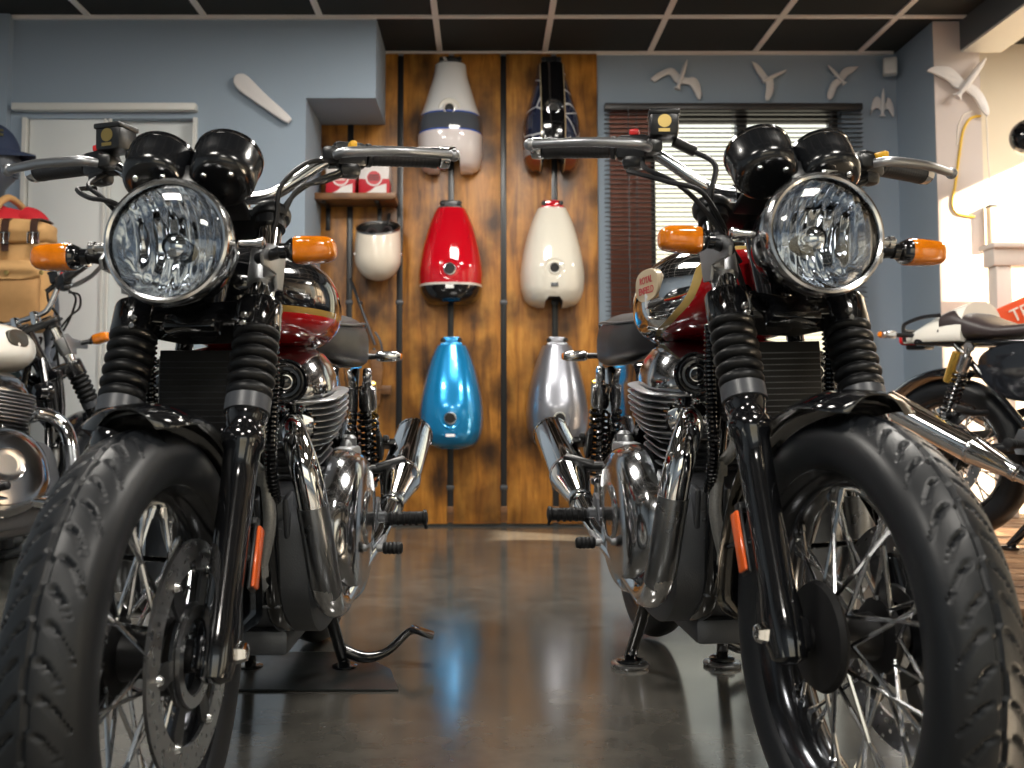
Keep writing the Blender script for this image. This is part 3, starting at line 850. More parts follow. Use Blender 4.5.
# pegs, pedals, stands
for s in (-1, 1):
    b = B()
    b.prism([(-.045, -.03), (.03, -.035), (.05, .0), (.03, .05), (-.03, .06), (-.05, .02)], (-.27, s * .212, .385), (1, 0, 0), (0, 0, 1), (0, 1, 0), .014, bevel=.003)
    b.lathe([(.020, 0), (.020, .02), (.012, .028)], (-.27, s * .216, .392), (0, s, 0), n=16)
    pl = add('foot_peg', b, 'alu_dark')
    b = B(); b.lathe([(.010, 0), (.0155, .002), (.0155, .085), (.019, .088), (.019, .095), (.008, .098)], (-.27, s * .240, .395), (0, s, .03), n=14)
    for k in range(5):
        b.lathe([(.0155, 0), (.0175, .002), (.0175, .006), (.0155, .008)], (-.27, s * (.246 + k * .015), .3955), (0, s, .03), n=14)
    b.tube([(-.27, s * .330, .393), (-.27, s * .334, .37)], .004, n=8, k=1)
    add('peg_rubber', b, 'rubber', pl)
    b = B(); b.tube([(-.23, s * .235, .36), (-.16, s * .240, .355), (-.09, s * .240, .352), (-.085, s * .246, .352)], [.009, .007, .007, .007], n=10)
    b.tube([(-.085, s * .236, .352), (-.085, s * .25, .352)], .008, n=10, k=1)
    pd = add('gear_lever' if s > 0 else 'brake_pedal', b, 'alu_cast')
    b = B(); b.lathe([(.008, 0), (.0125, .002), (.0125, .042), (.008, .045)], (-.085, s * .248, .352), (0, s, 0), n=14)
    for k in range(4):
        b.lathe([(.0125, 0), (.014, .002), (.014, .005), (.0125, .007)], (-.085, s * (.252 + k * .009), .352), (0, s, 0), n=14)
    add('pedal_rubber', b, 'rubber', pd)
    b = B(); b.tube([(-.47, s * .13, .50), (-.49, s * .19, .50)], .012, n=10, k=1)
    b.lathe([(.010, 0), (.014, .003), (.014, .08), (.010, .085)], (-.49, s * .185, .50), (-.35, s, .3), n=12)
    add('passenger_peg', b, 'black_satin')
# centre stand (feet filled in per bike height: designed to reach z = 0)
b = B()
for s in (-1, 1):
    b.tube([(-.25, s * .095, .245), (-.27, s * .10, .18), (-.405, s * .120, .012)], [.016, .016, .015], n=12, k=5)
    b.lathe([(.030, 0), (.032, .003), (.032, .010), (.022, .014)], (-.405, s * .120, 0), (0, 0, 1), n=20)
b.tube([(-.258, -.10, .228), (-.258, .10, .228)], .014, n=12, k=1)
b.tube([(-.38, .120, .055), (-.39, .17, .034), (-.42, .225, .040), (-.46, .275, .078), (-.47, .295, .082)], [.014, .015, .011, .010, .010], n=12)
b.prism([(-.02, -.03), (.02, -.03), (.024, .03), (-.024, .03)], (-.47, .312, .078), (1, 0, 0), (0, 1, -.35), (0, .35, 1), .012, bevel=.002)
add('centre_stand', b, 'black_gloss')

# ---- rear end: swingarm, shocks, seat pan, mudguard, lamp
b = B()
for s in (-1, 1):
    b.tube([(-.27, s * .10, .385), (-.45, s * .115, .365), (-.70, s * .118, .335), (-.75, s * .118, .330)], .022, n=14)
    b.box((-.70, s * .118, .325), (.10, .02, .055), bevel=.008)
b.tube([(-.27, -.11, .385), (-.27, .11, .385)], .026, n=14, k=1)
add('swingarm', b, 'black_satin')
for s in (-1, 1):
    t0 = V((-.515, s * .158, .750)); t1 = V((-.665, s * .150, .375)); d = (t1 - t0).normalized(); L = (t1 - t0).length
    b = B()
    b.lathe([(.018, -.010), (.020, -.006), (.020, .006), (.018, .010)], t0, (0, 1, 0), n=20)
    b.lathe([(.013, .0), (.013, .03), (.024, .035), (.025, .09), (.021, .10), (.010, .105), (.010, L - .09), (.024, L - .085), (.024, L - .075), (.014, L - .07), (.014, L)], t0, d, n=24)
    b.lathe([(.018, -.012), (.020, -.006), (.020, .006), (.018, .012)], t1, (0, 1, 0), n=20)
    sh = add('shock_absorber', b, 'chrome_dull')
    b = B(); u = d.cross(V((0, 1, 0))).normalized(); w = d.cross(u)
    pts = []
    N = 11
    for i in range(N * 12 + 1):
        a = 2 * PI * i / 12; h = .108 + (L - .20) * i / (N * 12)
        pts.append(t0 + d * h + (u * math.cos(a) + w * math.sin(a)) * .0265)
    b.tube(pts, .0048, n=8, k=1)
    add('shock_spring', b, 'black_gloss', sh)
    b = B(); q = t0 + V((-.045, 0, -.015))
    b.lathe([(.012, 0), (.020, .004), (.021, .02), (.021, .115), (.019, .125), (.008, .13)], q, d, n=24)
    add('shock_reservoir', b, 'gold_anod', sh, label='gold gas canister behind the shock')
for s in (-1, 1):
    b = B(); pn = [(-.14, .755), (-.40, .755), (-.50, .70), (-.46, .60), (-.36, .545), (-.22, .56), (-.13, .64)]
    b.loft(side_loft(pn, s, [(.10, 1), (.128, 1), (.137, .95), (.139, .7)]))
    add('side_panel', b, 'side_paint')
b = guard_b(RAX, .36, 62, 178, .085, .035)
add('rear_mudguard', b, 'black_gloss', tag='std', sharp=60)
b = guard_b(RAX, .36, 70, 195, .085, .035)
add('rear_mudguard', b, 'black_gloss', tag='cafe', sharp=60)
b = B(); b.box((-.835, 0, .775), (.09, .07, .03), bevel=.008)
b.tube([(-.80, -.065, .80), (-.80, .065, .80)], .009, n=10, k=1)
b.box((-.80, 0, .79), (.10, .05, .02), bevel=.005)
tl = add('tail_light', b, 'black_satin')
b = B(); b.loft([[V((x, q.y * k, q.z * k + .805)) for q in ring_se(24, 0, 0, .05, .028, 3)] for x, k in ((-.86, 1), (-.885, 1), (-.90, .92), (-.905, .7))])
b.box((-.845, 0, .80), (.04, .09, .045), bevel=.01)
add('tail_lens', b, 'red_lamp', tl, label='red tail lens')
# chain guard and chain on the left
b = B(); b.prism([(-.18, .40), (-.45, .445), (-.72, .42), (-.74, .39), (-.45, .41), (-.20, .37)], (0, .098, 0), (1, 0, 0), (0, 0, 1), (0, 1, 0), .018, bevel=.003)
add('chain_guard', b, 'black_satin')
MT['side_paint'] = MT['side_paint'] if 'side_paint' in MT else MT['black_gloss']
# ---- tank, seat (per bike)
TW = [(-.26, .065), (-.18, .095), (-.08, .140), (.03, .169), (.13, .173), (.22, .154), (.29, .115), (.335, .075), (.35, .05)]
TT = [(-.26, .885), (-.15, .925), (0, .968), (.10, .985), (.20, .983), (.29, .960), (.335, .935), (.35, .915)]
TB = [(-.26, .800), (-.15, .788), (0, .782), (.15, .785), (.25, .800), (.31, .83), (.35, .87)]
def tank_b():
    b = B(); rings = []
    n = 64
    xs = [-.26 + .61 * (.5 - .5 * math.cos(PI * i / 40)) for i in range(41)]
    for x in xs:
        w, t, bo = lerp_table(TW, x), lerp_table(TT, x), lerp_table(TB, x)
        zc = bo + .46 * (t - bo)
        rg = []
        for j in range(n):
            a = 2 * PI * j / n; c, s_ = math.cos(a), math.sin(a)
            y = math.copysign(abs(c) ** (2 / (2.5 if s_ >= 0 else 2.9)), c) * w
            z = zc + (abs(s_) ** (2 / 2.2) * (t - zc) if s_ >= 0 else -abs(s_) ** (2 / 2.7) * (zc - bo))
            rg.append(V((x, y, z)))
        rings.append(rg)
    b.loft(rings)
    return b
def seat_b(x0, x1, key):
    b = B(); rings = []
    W = [(-.80, .090), (-.74, .125), (-.60, .150), (-.42, .152), (-.25, .125), (-.16, .090)]
    T = [(-.80, .878), (-.76, .912), (-.62, .924), (-.48, .914), (-.34, .900), (-.22, .894), (-.16, .892)]
    for i in range(31):
        u = i / 30; x = x0 + (x1 - x0) * u
        w, t = lerp_table(W, x), lerp_table(T, x)
        e = min(1, .35 + 6 * min(u, 1 - u)) ** .5
        bo = .775 - .006 * math.sin(PI * u)
        rg = []
        for j in range(36):
            a = 2 * PI * j / 36; c, s_ = math.cos(a), math.sin(a)
            y = math.copysign(abs(c) ** (2 / 3.6), c) * w * (.75 + .25 * e)
            zc = bo + .4 * (t - bo)
            z = zc + (abs(s_) ** (2 / 2.6) * (t - zc) * e if s_ >= 0 else -abs(s_) ** (2 / 5) * (zc - bo))
            rg.append(V((x, y, z)))
        rings.append(rg)
    b.loft(rings)
    return b
def seat_piping_b(x0, x1):
    b = B()
    W = [(-.80, .090), (-.74, .125), (-.60, .150), (-.42, .152), (-.25, .125), (-.16, .090)]
    T = [(-.80, .878), (-.76, .912), (-.62, .924), (-.48, .914), (-.34, .900), (-.22, .894), (-.16, .892)]
    for s in (-1, 1):
        pts = []
        for i in range(12):
            x = x0 + (x1 - x0) * (.06 + .88 * i / 11)
            pts.append((x, s * (lerp_table(W, x) * .935), lerp_table(T, x) - .028))
        b.tube(pts, .0035, n=6, k=3)
    return b
SHARED = {}
def shared(key, fn):
    if key not in SHARED:
        SHARED[key] = fn()
    return SHARED[key]

def bike(name, label, loc, heading, steer, style, group=None, pitch=0.0, badge=None, lean=0.0):
    """heading: world angle of the forward direction"""
    root = link(name, None, None, MX.Translation(V(loc)) @ MX.Rotation(heading, 4, 'Z') @ MX.Rotation(pitch, 4, 'Y') @ MX.Rotation(-lean, 4, 'X'), label, 'motorcycle', group)
    root.empty_display_size = .2
    S = MX.Translation(A0) @ MX.Rotation(steer, 4, AX) @ MX.Translation(-A0)
    made = {}
    skip = set()
    for i, p in enumerate(PARTS):
        if (p['tag'] not in ('all',) and p['tag'] not in style['tags']) or (p['up'] in skip):
            skip.add(i); continue
        par = root if p['up'] is None else made[p['up']]
        M = p['M'] or I4
        if p['up'] is None and p['steer']:
            M = S @ M
        made[i] = link(p['name'], p['me'], par, M, p['label'])
    tk = link('fuel_tank', shared('tank' + style['tank'], lambda: tank_b().mesh('fuel_tank', [MT[style['tank']]], 60)), root, None, style.get('tank_label'))
    def cap():
        b = B(); b.lathe([(.036, -.02), (.038, .0), (.036, .008), (.028, .012), (.002, .014)], (.10, 0, .985), (.02, 0, 1), n=32)
        return b.mesh('filler_cap', [MT['chrome']])
    link('filler_cap', shared('cap', cap), tk)
    if badge:
        for s in (-1, 1):
            x0, z0 = .165, .900
            y0 = lerp_table(TW, x0)
            T = MX.Translation(V((x0, s * (y0 - .006), z0))) @ MX.Rotation(-s * R(11), 4, 'Z') @ MX.Rotation(PI / 2, 4, 'X')
            if s > 0:
                T = T @ MX.Rotation(PI, 4, 'Y')
            b = B(); b.loft([[V((q.x, q.z, z)) for q in ring_se(40, 0, 0, .058 * k, .033 * k, 2.6, 0, 'xz')] for z, k in ((-.012, .98), (.004, 1), (.0055, .96))])
            bd = link('tank_badge', b.mesh('tank_badge', [MT[badge[0]]]), tk, T, badge[2])
            tx = B()
            for ln, dy in zip(badge[1], (.0105, -.0105)):
                t = text_b(ln, .0205, .0006); t.xf(MX.Translation(V((0, dy, .0058)))); tx.raw(t.v, t.f)
            link('badge_lettering', tx.mesh('badge_lettering', [MT[badge[3]]]), bd)
    if style['seat'] == 'std':
        st = link('seat', shared('seat', lambda: seat_b(-.165, -.80, 0).mesh('seat', [MT['seat_vinyl']], 60)), root)
        link('seat_piping', shared('piping', lambda: seat_piping_b(-.165, -.80).mesh('seat_piping', [MT['grey_paint']])), st)
    else:
        def cafe_seat():
            b = B(); rings = []
            for i in range(27):
                u = i / 26; x = -.16 - .50 * u
                w = .085 + .055 * math.sin(PI * min(1, u * .62 + .1)); t = .868 - .035 * math.sin(PI * min(1, u * 1.15)) + .055 * max(0, u - .55) / .45
                e = min(1, .4 + 6 * min(u, 1 - u)) ** .5
                bo = .775
                rings.append([V((x, math.copysign(abs(math.cos(2 * PI * j / 36)) ** .55, math.cos(2 * PI * j / 36)) * w,
                                 bo + .5 * (t - bo) + math.copysign(abs(math.sin(2 * PI * j / 36)) ** .75, math.sin(2 * PI * j / 36)) * .5 * (t - bo) * e)) for j in range(36)])
            b.loft(rings)
            return b.mesh('seat', [MT['seat_brown']], 60)
        link('seat', shared('cseat', cafe_seat), root, None, 'dark brown single seat')
        def cowl():
            b = B(); rings = []
            for i in range(29):
                u = i / 28; x = -.56 - .33 * u
                w = .143 * (1 - .72 * u ** 2.0); t = .935 - .125 * u ** 1.3 ; bo = .778 + .012 * u
                rings.append([V((x, math.copysign(abs(math.cos(2 * PI * j / 40)) ** .7, math.cos(2 * PI * j / 40)) * w,
                                 bo + (abs(math.sin(2 * PI * j / 40)) ** .85 * (t - bo) if math.sin(2 * PI * j / 40) > 0 else -.006 * abs(math.sin(2 * PI * j / 40))))) for j in range(40)])
            b.loft(rings)
            return b.mesh('seat_cowl', [MT['white_paint']], 60)
        cw = link('seat_cowl', shared('cowl', cowl), root, None, 'white humped seat cowl')
        for s in (-1, 1):
            b = B(); b.lathe([(.009, 0), (.009, .004), (.005, .006)], (-.66, s * .124, .822), (0, s, .2), n=12)
            obj('cowl_screw', b, [MT['black_satin']], cw)
        def rail():
            b = B()
            for s in (-1, 1):
                b.tube([(-.845, s * .085, .79), (-.85, s * .085, .845), (-.835, s * .085, .868), (-.75, s * .10, .885), (-.66, s * .12, .885)], .008, n=10)
            b.tube([(-.847, -.085, .835), (-.847, .085, .835)], .008, n=10, k=1)
            return b.mesh('grab_rail', [MT['black_satin']])
        link('grab_rail', shared('rail', rail), root)
    return root

mk('badge_cream', (.62, .50, .33, 1), .3, coat=.3, noise=.05)
mk('badge_red', (.55, .03, .06, 1), .4, noise=.05)
mk('badge_dark', (.05, .045, .035, 1), .35, coat=.3, noise=.1)
BK = {}
BK['left'] = bike('motorcycle', 'black motorcycle with gold-lined black and red tank, standing over the dark floor mat', (-.474, 2.055, 0), R(-90), R(-3),
     dict(tags=('std', 'lamp', 'high'), tank='tank_black', seat='std', tank_label='black tank with gold line and red belly'), 'roadsters facing the camera')
BK['right'] = bike('motorcycle', 'black motorcycle with chrome-sided red tank, gold border and cream badge, beside the slatted deck', (.508, 2.085, .014), R(-90 + 2), R(6.5),
     dict(tags=('std', 'sticker', 'lamp', 'high'), tank='tank_chrome', seat='std', tank_label='chrome panelled tank with red edge and gold border'), 'roadsters facing the camera', pitch=R(-.5), lean=-R(1.0),
     badge=('badge_cream', ('ROYAL', 'ENFIELD'), 'cream tank badge with red lettering', 'badge_red'))
BK['left_back'] = bike('motorcycle', 'white-tanked motorcycle turned away towards the mannequin, half out of view', (-1.745, 3.32, 0), R(70), R(8),
     dict(tags=('std', 'high'), tank='white_paint', seat='std', tank_label='plain white tank'), None,
     badge=('badge_dark', ('', ''), 'dark oval tank badge', 'brass'), lean=R(12))
BK['right_back'] = bike('motorcycle', 'cafe racer with white seat cowl and brown seat standing on the slatted deck', (2.24, 3.24, .140), R(-60), R(0),
     dict(tags=('cafe', 'lamp'), tank='red_paint', seat='cafe'), None)
# ------------------------------------------------------------------ room.  camera at (0,0,CH) looking along +y
CH = .67; FPX = 950.0; VX, VY = 484.0, 405.0
YW = 5.337; ZC = 2.685; YL = 4.835
XL, XR, YF = -3.3, 4.2, -3.0
PITCH = R(3.5)
PPY = VY - FPX * math.tan(PITCH)
def at(px, py, y):
    a, b = (px - VX) / FPX, (PPY - py) / FPX
    t = y / (math.cos(PITCH) - b * math.sin(PITCH))
    return V((a * t, y, CH + t * (b * math.cos(PITCH) + math.sin(PITCH))))
def hx(px, py=300, y=None):
    return at(px, py, YW if y is None else y).x
def hz(py, y=None):
    return at(VX, py, YW if y is None else y).z

def wall_mat(name, c):
    return mat(name, c, .7, noise=.04, nscale=3, bump=.12, bscale=120)
MT['wall_blue'] = wall_mat('blue_grey_wall_paint', (.30, .37, .45, 1))
MT['wall_white'] = wall_mat('white_wall_paint', (.80, .70, .55, 1))
MT['trim_white'] = mat('white_trim', (.70, .70, .67, 1), .4, noise=.03)
MT['door_white'] = mat('white_door_panel', (.74, .77, .77, 1), .35, noise=.03, nscale=2)

def floor_mat():
    m = bpy.data.materials.new('polished_dark_concrete')
    N, L, p = nodes(m)
    tc = N.new('ShaderNodeTexCoord')
    n1 = N.new('ShaderNodeTexNoise'); n1.inputs['Scale'].default_value = 1.3; n1.inputs['Detail'].default_value = 8; n1.inputs['Roughness'].default_value = .65
    n2 = N.new('ShaderNodeTexNoise'); n2.inputs['Scale'].default_value = 14; n2.inputs['Detail'].default_value = 6
    L.new(tc.outputs['Object'], n1.inputs['Vector']); L.new(tc.outputs['Object'], n2.inputs['Vector'])
    mx = N.new('ShaderNodeMix'); mx.data_type = 'FLOAT'; mx.inputs[0].default_value = .35
    L.new(n1.outputs['Fac'], mx.inputs[2]); L.new(n2.outputs['Fac'], mx.inputs[3])
    r = N.new('ShaderNodeValToRGB'); e = r.color_ramp.elements
    e[0].position = .3; e[0].color = (.045, .044, .040, 1); e[1].position = .72; e[1].color = (.150, .140, .122, 1)
    L.new(mx.outputs[0], r.inputs[0]); L.new(r.outputs[0], p.inputs['Base Color'])
    mr = N.new('ShaderNodeMapRange'); mr.inputs['To Min'].default_value = .08; mr.inputs['To Max'].default_value = .21
    L.new(mx.outputs[0], mr.inputs['Value']); L.new(mr.outputs[0], p.inputs['Roughness'])
    p.inputs['Specular IOR Level'].default_value = .75
    bp = N.new('ShaderNodeBump'); bp.inputs['Strength'].default_value = .05; bp.inputs['Distance'].default_value = .004
    L.new(n2.outputs['Fac'], bp.inputs['Height']); L.new(bp.outputs[0], p.inputs['Normal'])
    return m
MT['floor'] = floor_mat()
MT['ceiling_tile'] = mat('dark_ceiling_tile', (.018, .020, .019, 1), .75, noise=.15, nscale=60, bump=.2, bscale=200)
MT['ceiling_grid'] = mat('pale_ceiling_grid', (.93, .88, .84, 1), .45, noise=.03)
MT['ext_ground'] = mat('pale_paving', (.45, .42, .36, 1), .8, noise=.1)

def struct(name, b, mats, sharp=30, **k):
    return obj(name, b, [MT[q] for q in (mats if isinstance(mats, (list, tuple)) else [mats])], None, None, sharp, kind='structure', **k)
def wbox(b, x0, x1, y0, y1, z0, z1, bevel=0):
    b.box(((x0 + x1) / 2, (y0 + y1) / 2, (z0 + z1) / 2), (x1 - x0, y1 - y0, z1 - z0), bevel=bevel)
    return b
def slab(*a, **k):
    return wbox(B(), *a, **k)

struct('floor', slab(XL - .3, XR + .2, YF - .2, YW + .2, -.12, 0), 'floor')
NX0, NX1, NZ = hx(306, 110, YL), hx(376, 60, YL), hz(98, YL)
# ceiling: dark tiles in a pale grid
b = slab(XL - .3, XR + .2, YF - .2, YW + .2, ZC + .004, ZC + .12)
GX0 = hx(440, 55); P = .6
b.cur = 1
k = -6
while GX0 + k * P < XR:
    x = GX0 + k * P
    if x > XL:
        wbox(b, x - .016, x + .016, YF, YW, ZC - .004, ZC + .006)
    k += 1
for k in range(0, 16):
    y = YW - .511 - k * P
    if y > YF:
        wbox(b, XL, XR, y - .016, y + .016, ZC - .0045, ZC + .006)
wbox(b, NX1, 2.34, YW - .022, YW, ZC - .012, ZC + .006)
wbox(b, XL, NX1, YL - .022, YL, ZC - .012, ZC + .006)
struct('ceiling', b, ['ceiling_tile', 'ceiling_grid'])

# back wall with the window opening
WX0, WX1, WZ0, WZ1 = hx(650), hx(846), .62, hz(108)
b = slab(XL - .1, WX0, YW, YW + .18, 0, ZC)
wbox(b, WX1, 2.6, YW, YW + .18, 0, ZC); wbox(b, WX0, WX1, YW, YW + .18, 0, WZ0); wbox(b, WX0, WX1, YW, YW + .18, WZ1, ZC)
struct('wall_back', b, 'wall_blue')
# projecting wall on the left, with the bulkhead over the niche and the sliding door opening
DX0, DX1, DZ = -2.36, -1.50, 2.15
b = slab(XL - .1, DX0, YL, YW, 0, ZC)
wbox(b, DX0, DX1, YL, YW, DZ, ZC); wbox(b, DX1, NX0, YL, YW, 0, ZC); wbox(b, NX0, NX1, YL, YW, NZ, ZC)
struct('wall_left_front', b, 'wall_blue')
struct('wall_left', slab(XL - .12, XL, YF, YL, 0, ZC), 'wall_blue')
b = slab(-2.62, hx(8.5, 200, YL), YL - .05, YL, 0, ZC)
struct('trim_1', b, 'wall_blue')
# right: pier, beam, bay
MT['pier_lit_face'] = wall_mat('lit_pier_face_colour', (.62, .55, .52, 1))
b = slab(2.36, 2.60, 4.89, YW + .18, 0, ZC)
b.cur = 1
wbox(b, 2.3605, 2.5995, 4.884, 4.89, 0, ZC)  # thin front plate, paler and pinker to carry the light on that face
struct('wall_corner', b, ['wall_blue', 'pier_lit_face'])
struct('wall_far_right', slab(2.58, XR + .1, 5.20, 5.38, 0, ZC), 'wall_white')
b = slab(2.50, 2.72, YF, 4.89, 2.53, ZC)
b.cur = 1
wbox(b, 2.505, 2.715, YF, 4.889, 2.518, 2.531)  # white plate puts the beam's lit underside into its colour
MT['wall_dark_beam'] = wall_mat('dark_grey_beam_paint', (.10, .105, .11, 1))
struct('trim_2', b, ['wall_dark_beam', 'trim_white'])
# right outer wall: unseen shop windows, sized and placed to shape the sun and sky light
OPEN = [(4.02, 5.05, .25, 2.62), (2.58, 3.32, .1, 1.93), (-.8, .1, .25, 1.66), (-2.8, -1.3, .25, 2.2)]
b = B(); ys = [YF]
cuts = sorted([(a, c, d, e) for a, c, d, e in OPEN])
y = YF - .2
for a, c, z0, z1 in cuts:
    wbox(b, XR, XR + .15, y, a, 0, ZC); wbox(b, XR, XR + .15, a, c, 0, z0); wbox(b, XR, XR + .15, a, c, z1, ZC); y = c
wbox(b, XR, XR + .15, y, YW + .18, 0, ZC)
struct('wall_right', b, 'wall_white')
MT['frame_dark'] = mat('dark_window_frame', (.03, .03, .032, 1), .4, noise=.1)
def glass_mat():
    m = bpy.data.materials.new('window_glass')
    N, L, p = nodes(m); out = N['Material Output']; N.remove(p)
    t = N.new('ShaderNodeBsdfTransparent'); t.inputs['Color'].default_value = (.95, .97, .96, 1)
    g = N.new('ShaderNodeBsdfGlossy'); g.inputs['Roughness'].default_value = .01
    f = N.new('ShaderNodeFresnel'); f.inputs['IOR'].default_value = 1.3
    mx = N.new('ShaderNodeMixShader')
    L.new(f.outputs[0], mx.inputs[0]); L.new(t.outputs[0], mx.inputs[1]); L.new(g.outputs[0], mx.inputs[2]); L.new(mx.outputs[0], out.inputs['Surface'])
    return m
MT['glass'] = glass_mat()
# front wall behind the camera with a glazed shopfront
FO = (-.6, 2.4, .5, 2.2)
b = slab(XL - .1, FO[0], YF - .15, YF, 0, ZC); wbox(b, FO[1], XR + .15, YF - .15, YF, 0, ZC)
wbox(b, FO[0], FO[1], YF - .15, YF, 0, FO[2]); wbox(b, FO[0], FO[1], YF - .15, YF, FO[3], ZC)
b.cur = 1
for x in (.4, 1.4):
    wbox(b, x - .03, x + .03, YF - .12, YF - .04, FO[2], FO[3])
struct('wall_front', b, ['wall_blue', 'frame_dark'])

# ---- window in the back wall
MT['win_frame'] = mat('brown_frame_sun_tint', (.30, .10, .06, 1), .5, noise=.1)  # brown boards, red raised to hold the reflected sun
b = B()
fy0, fy1 = YW + .06, YW + .12
for x0, x1, z0, z1 in ((WX0, WX0 + .05, WZ0, WZ1), (WX1 - .05, WX1, WZ0, WZ1), (WX0, WX1, WZ0, WZ0 + .06), (WX0, WX1, WZ1 - .06, WZ1), ((WX0 + WX1) / 2 - .03, (WX0 + WX1) / 2 + .03, WZ0, WZ1)):
    wbox(b, x0, x1, fy0, fy1, z0, z1, .006)
w1 = struct('window_1', b, 'frame_dark')
obj('window_pane', slab(WX0 + .04, WX1 - .04, YW + .085, YW + .092, WZ0 + .05, WZ1 - .05), [MT['glass']], w1)
obj('window_sill', slab(WX0 - .03, WX1 + .03, YW - .04, YW + .05, WZ0 - .03, WZ0), [MT['trim_white']], w1)
# dark boards of the window reveal beside the opening (seen through the blind's left end)
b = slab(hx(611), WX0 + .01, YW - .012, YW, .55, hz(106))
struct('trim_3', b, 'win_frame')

# venetian blind
MT['blind'] = mat('dark_blind_slat', (.030, .027, .027, 1), .35, noise=.1)
bx0, bx1 = hx(604), hx(861)
by = YW - .075
bt = hz(104, by)
bl = thing('venetian_blind', 'dark venetian blind across the back window with daylight behind', 'window blind', (0.9, by, .5))
def rel(b, root):
    return b.xf(MX.Translation(-root.location))
b = slab(bx0, bx1, by - .025, by + .025, bt - .04, bt, .006)
obj('head_rail', rel(b, bl), [MT['blind']], bl)
b = B(); z = bt - .06; n = 0
while z > .72:
    ti = R(3)
    b.box(((bx0 + bx1) / 2, by, z), (bx1 - bx0, .035, .0022), rot=(ti, 0, 0))
    z -= .0265
obj('slat_stack', rel(b, bl), [MT['blind']], bl)
obj('bottom_rail', rel(slab(bx0, bx1, by - .018, by + .018, .69, .712, .004), bl), [MT['blind']], bl)
for x in (bx0 + .18, (bx0 + bx1) / 2, bx1 - .18):
    b = B()
    for dy in (-.020, .020):
        b.tube([(x, by + dy, .70), (x, by + dy, bt - .03)], .0016, n=5, k=1)
    obj('ladder_cord', rel(b, bl), [MT['grey_paint']], bl)
b = B(); b.tube([(bx0 + .13, by - .035, bt - .03), (bx0 + .13, by - .037, 1.2)], .003, n=6, k=1)
obj('tilt_wand', rel(b, bl), [MT['grey_paint']], bl)

# ---- sliding door on the left
b = B()
wbox(b, DX0 - .065, DX1 + .02, YL - .05, YL - .001, hz(112.5, YL), hz(105.5, YL), .004)
wbox(b, DX0 - .02, DX0 + .0, YL - .02, YL + .08, 0, DZ); wbox(b, DX1, DX1 + .02, YL - .02, YL + .08, 0, DZ)
d1 = struct('door_1', b, 'trim_white')
xm = hx(106, 200, YL)
obj('sliding_panel', slab(DX0 + .005, xm, YL + .012, YL + .045, .01, DZ, .003), [MT['door_white']], d1)
obj('sliding_panel', slab(xm - .03, DX1 - .005, YL + .05, YL + .083, .01, DZ, .003), [MT['door_white']], d1)
b = B()
for x in (xm - .022, xm + .004):
    wbox(b, x, x + .014, YL + .000, YL + .014, .01, DZ, .002)
obj('door_edge_profile', b, [MT['trim_white']], d1)

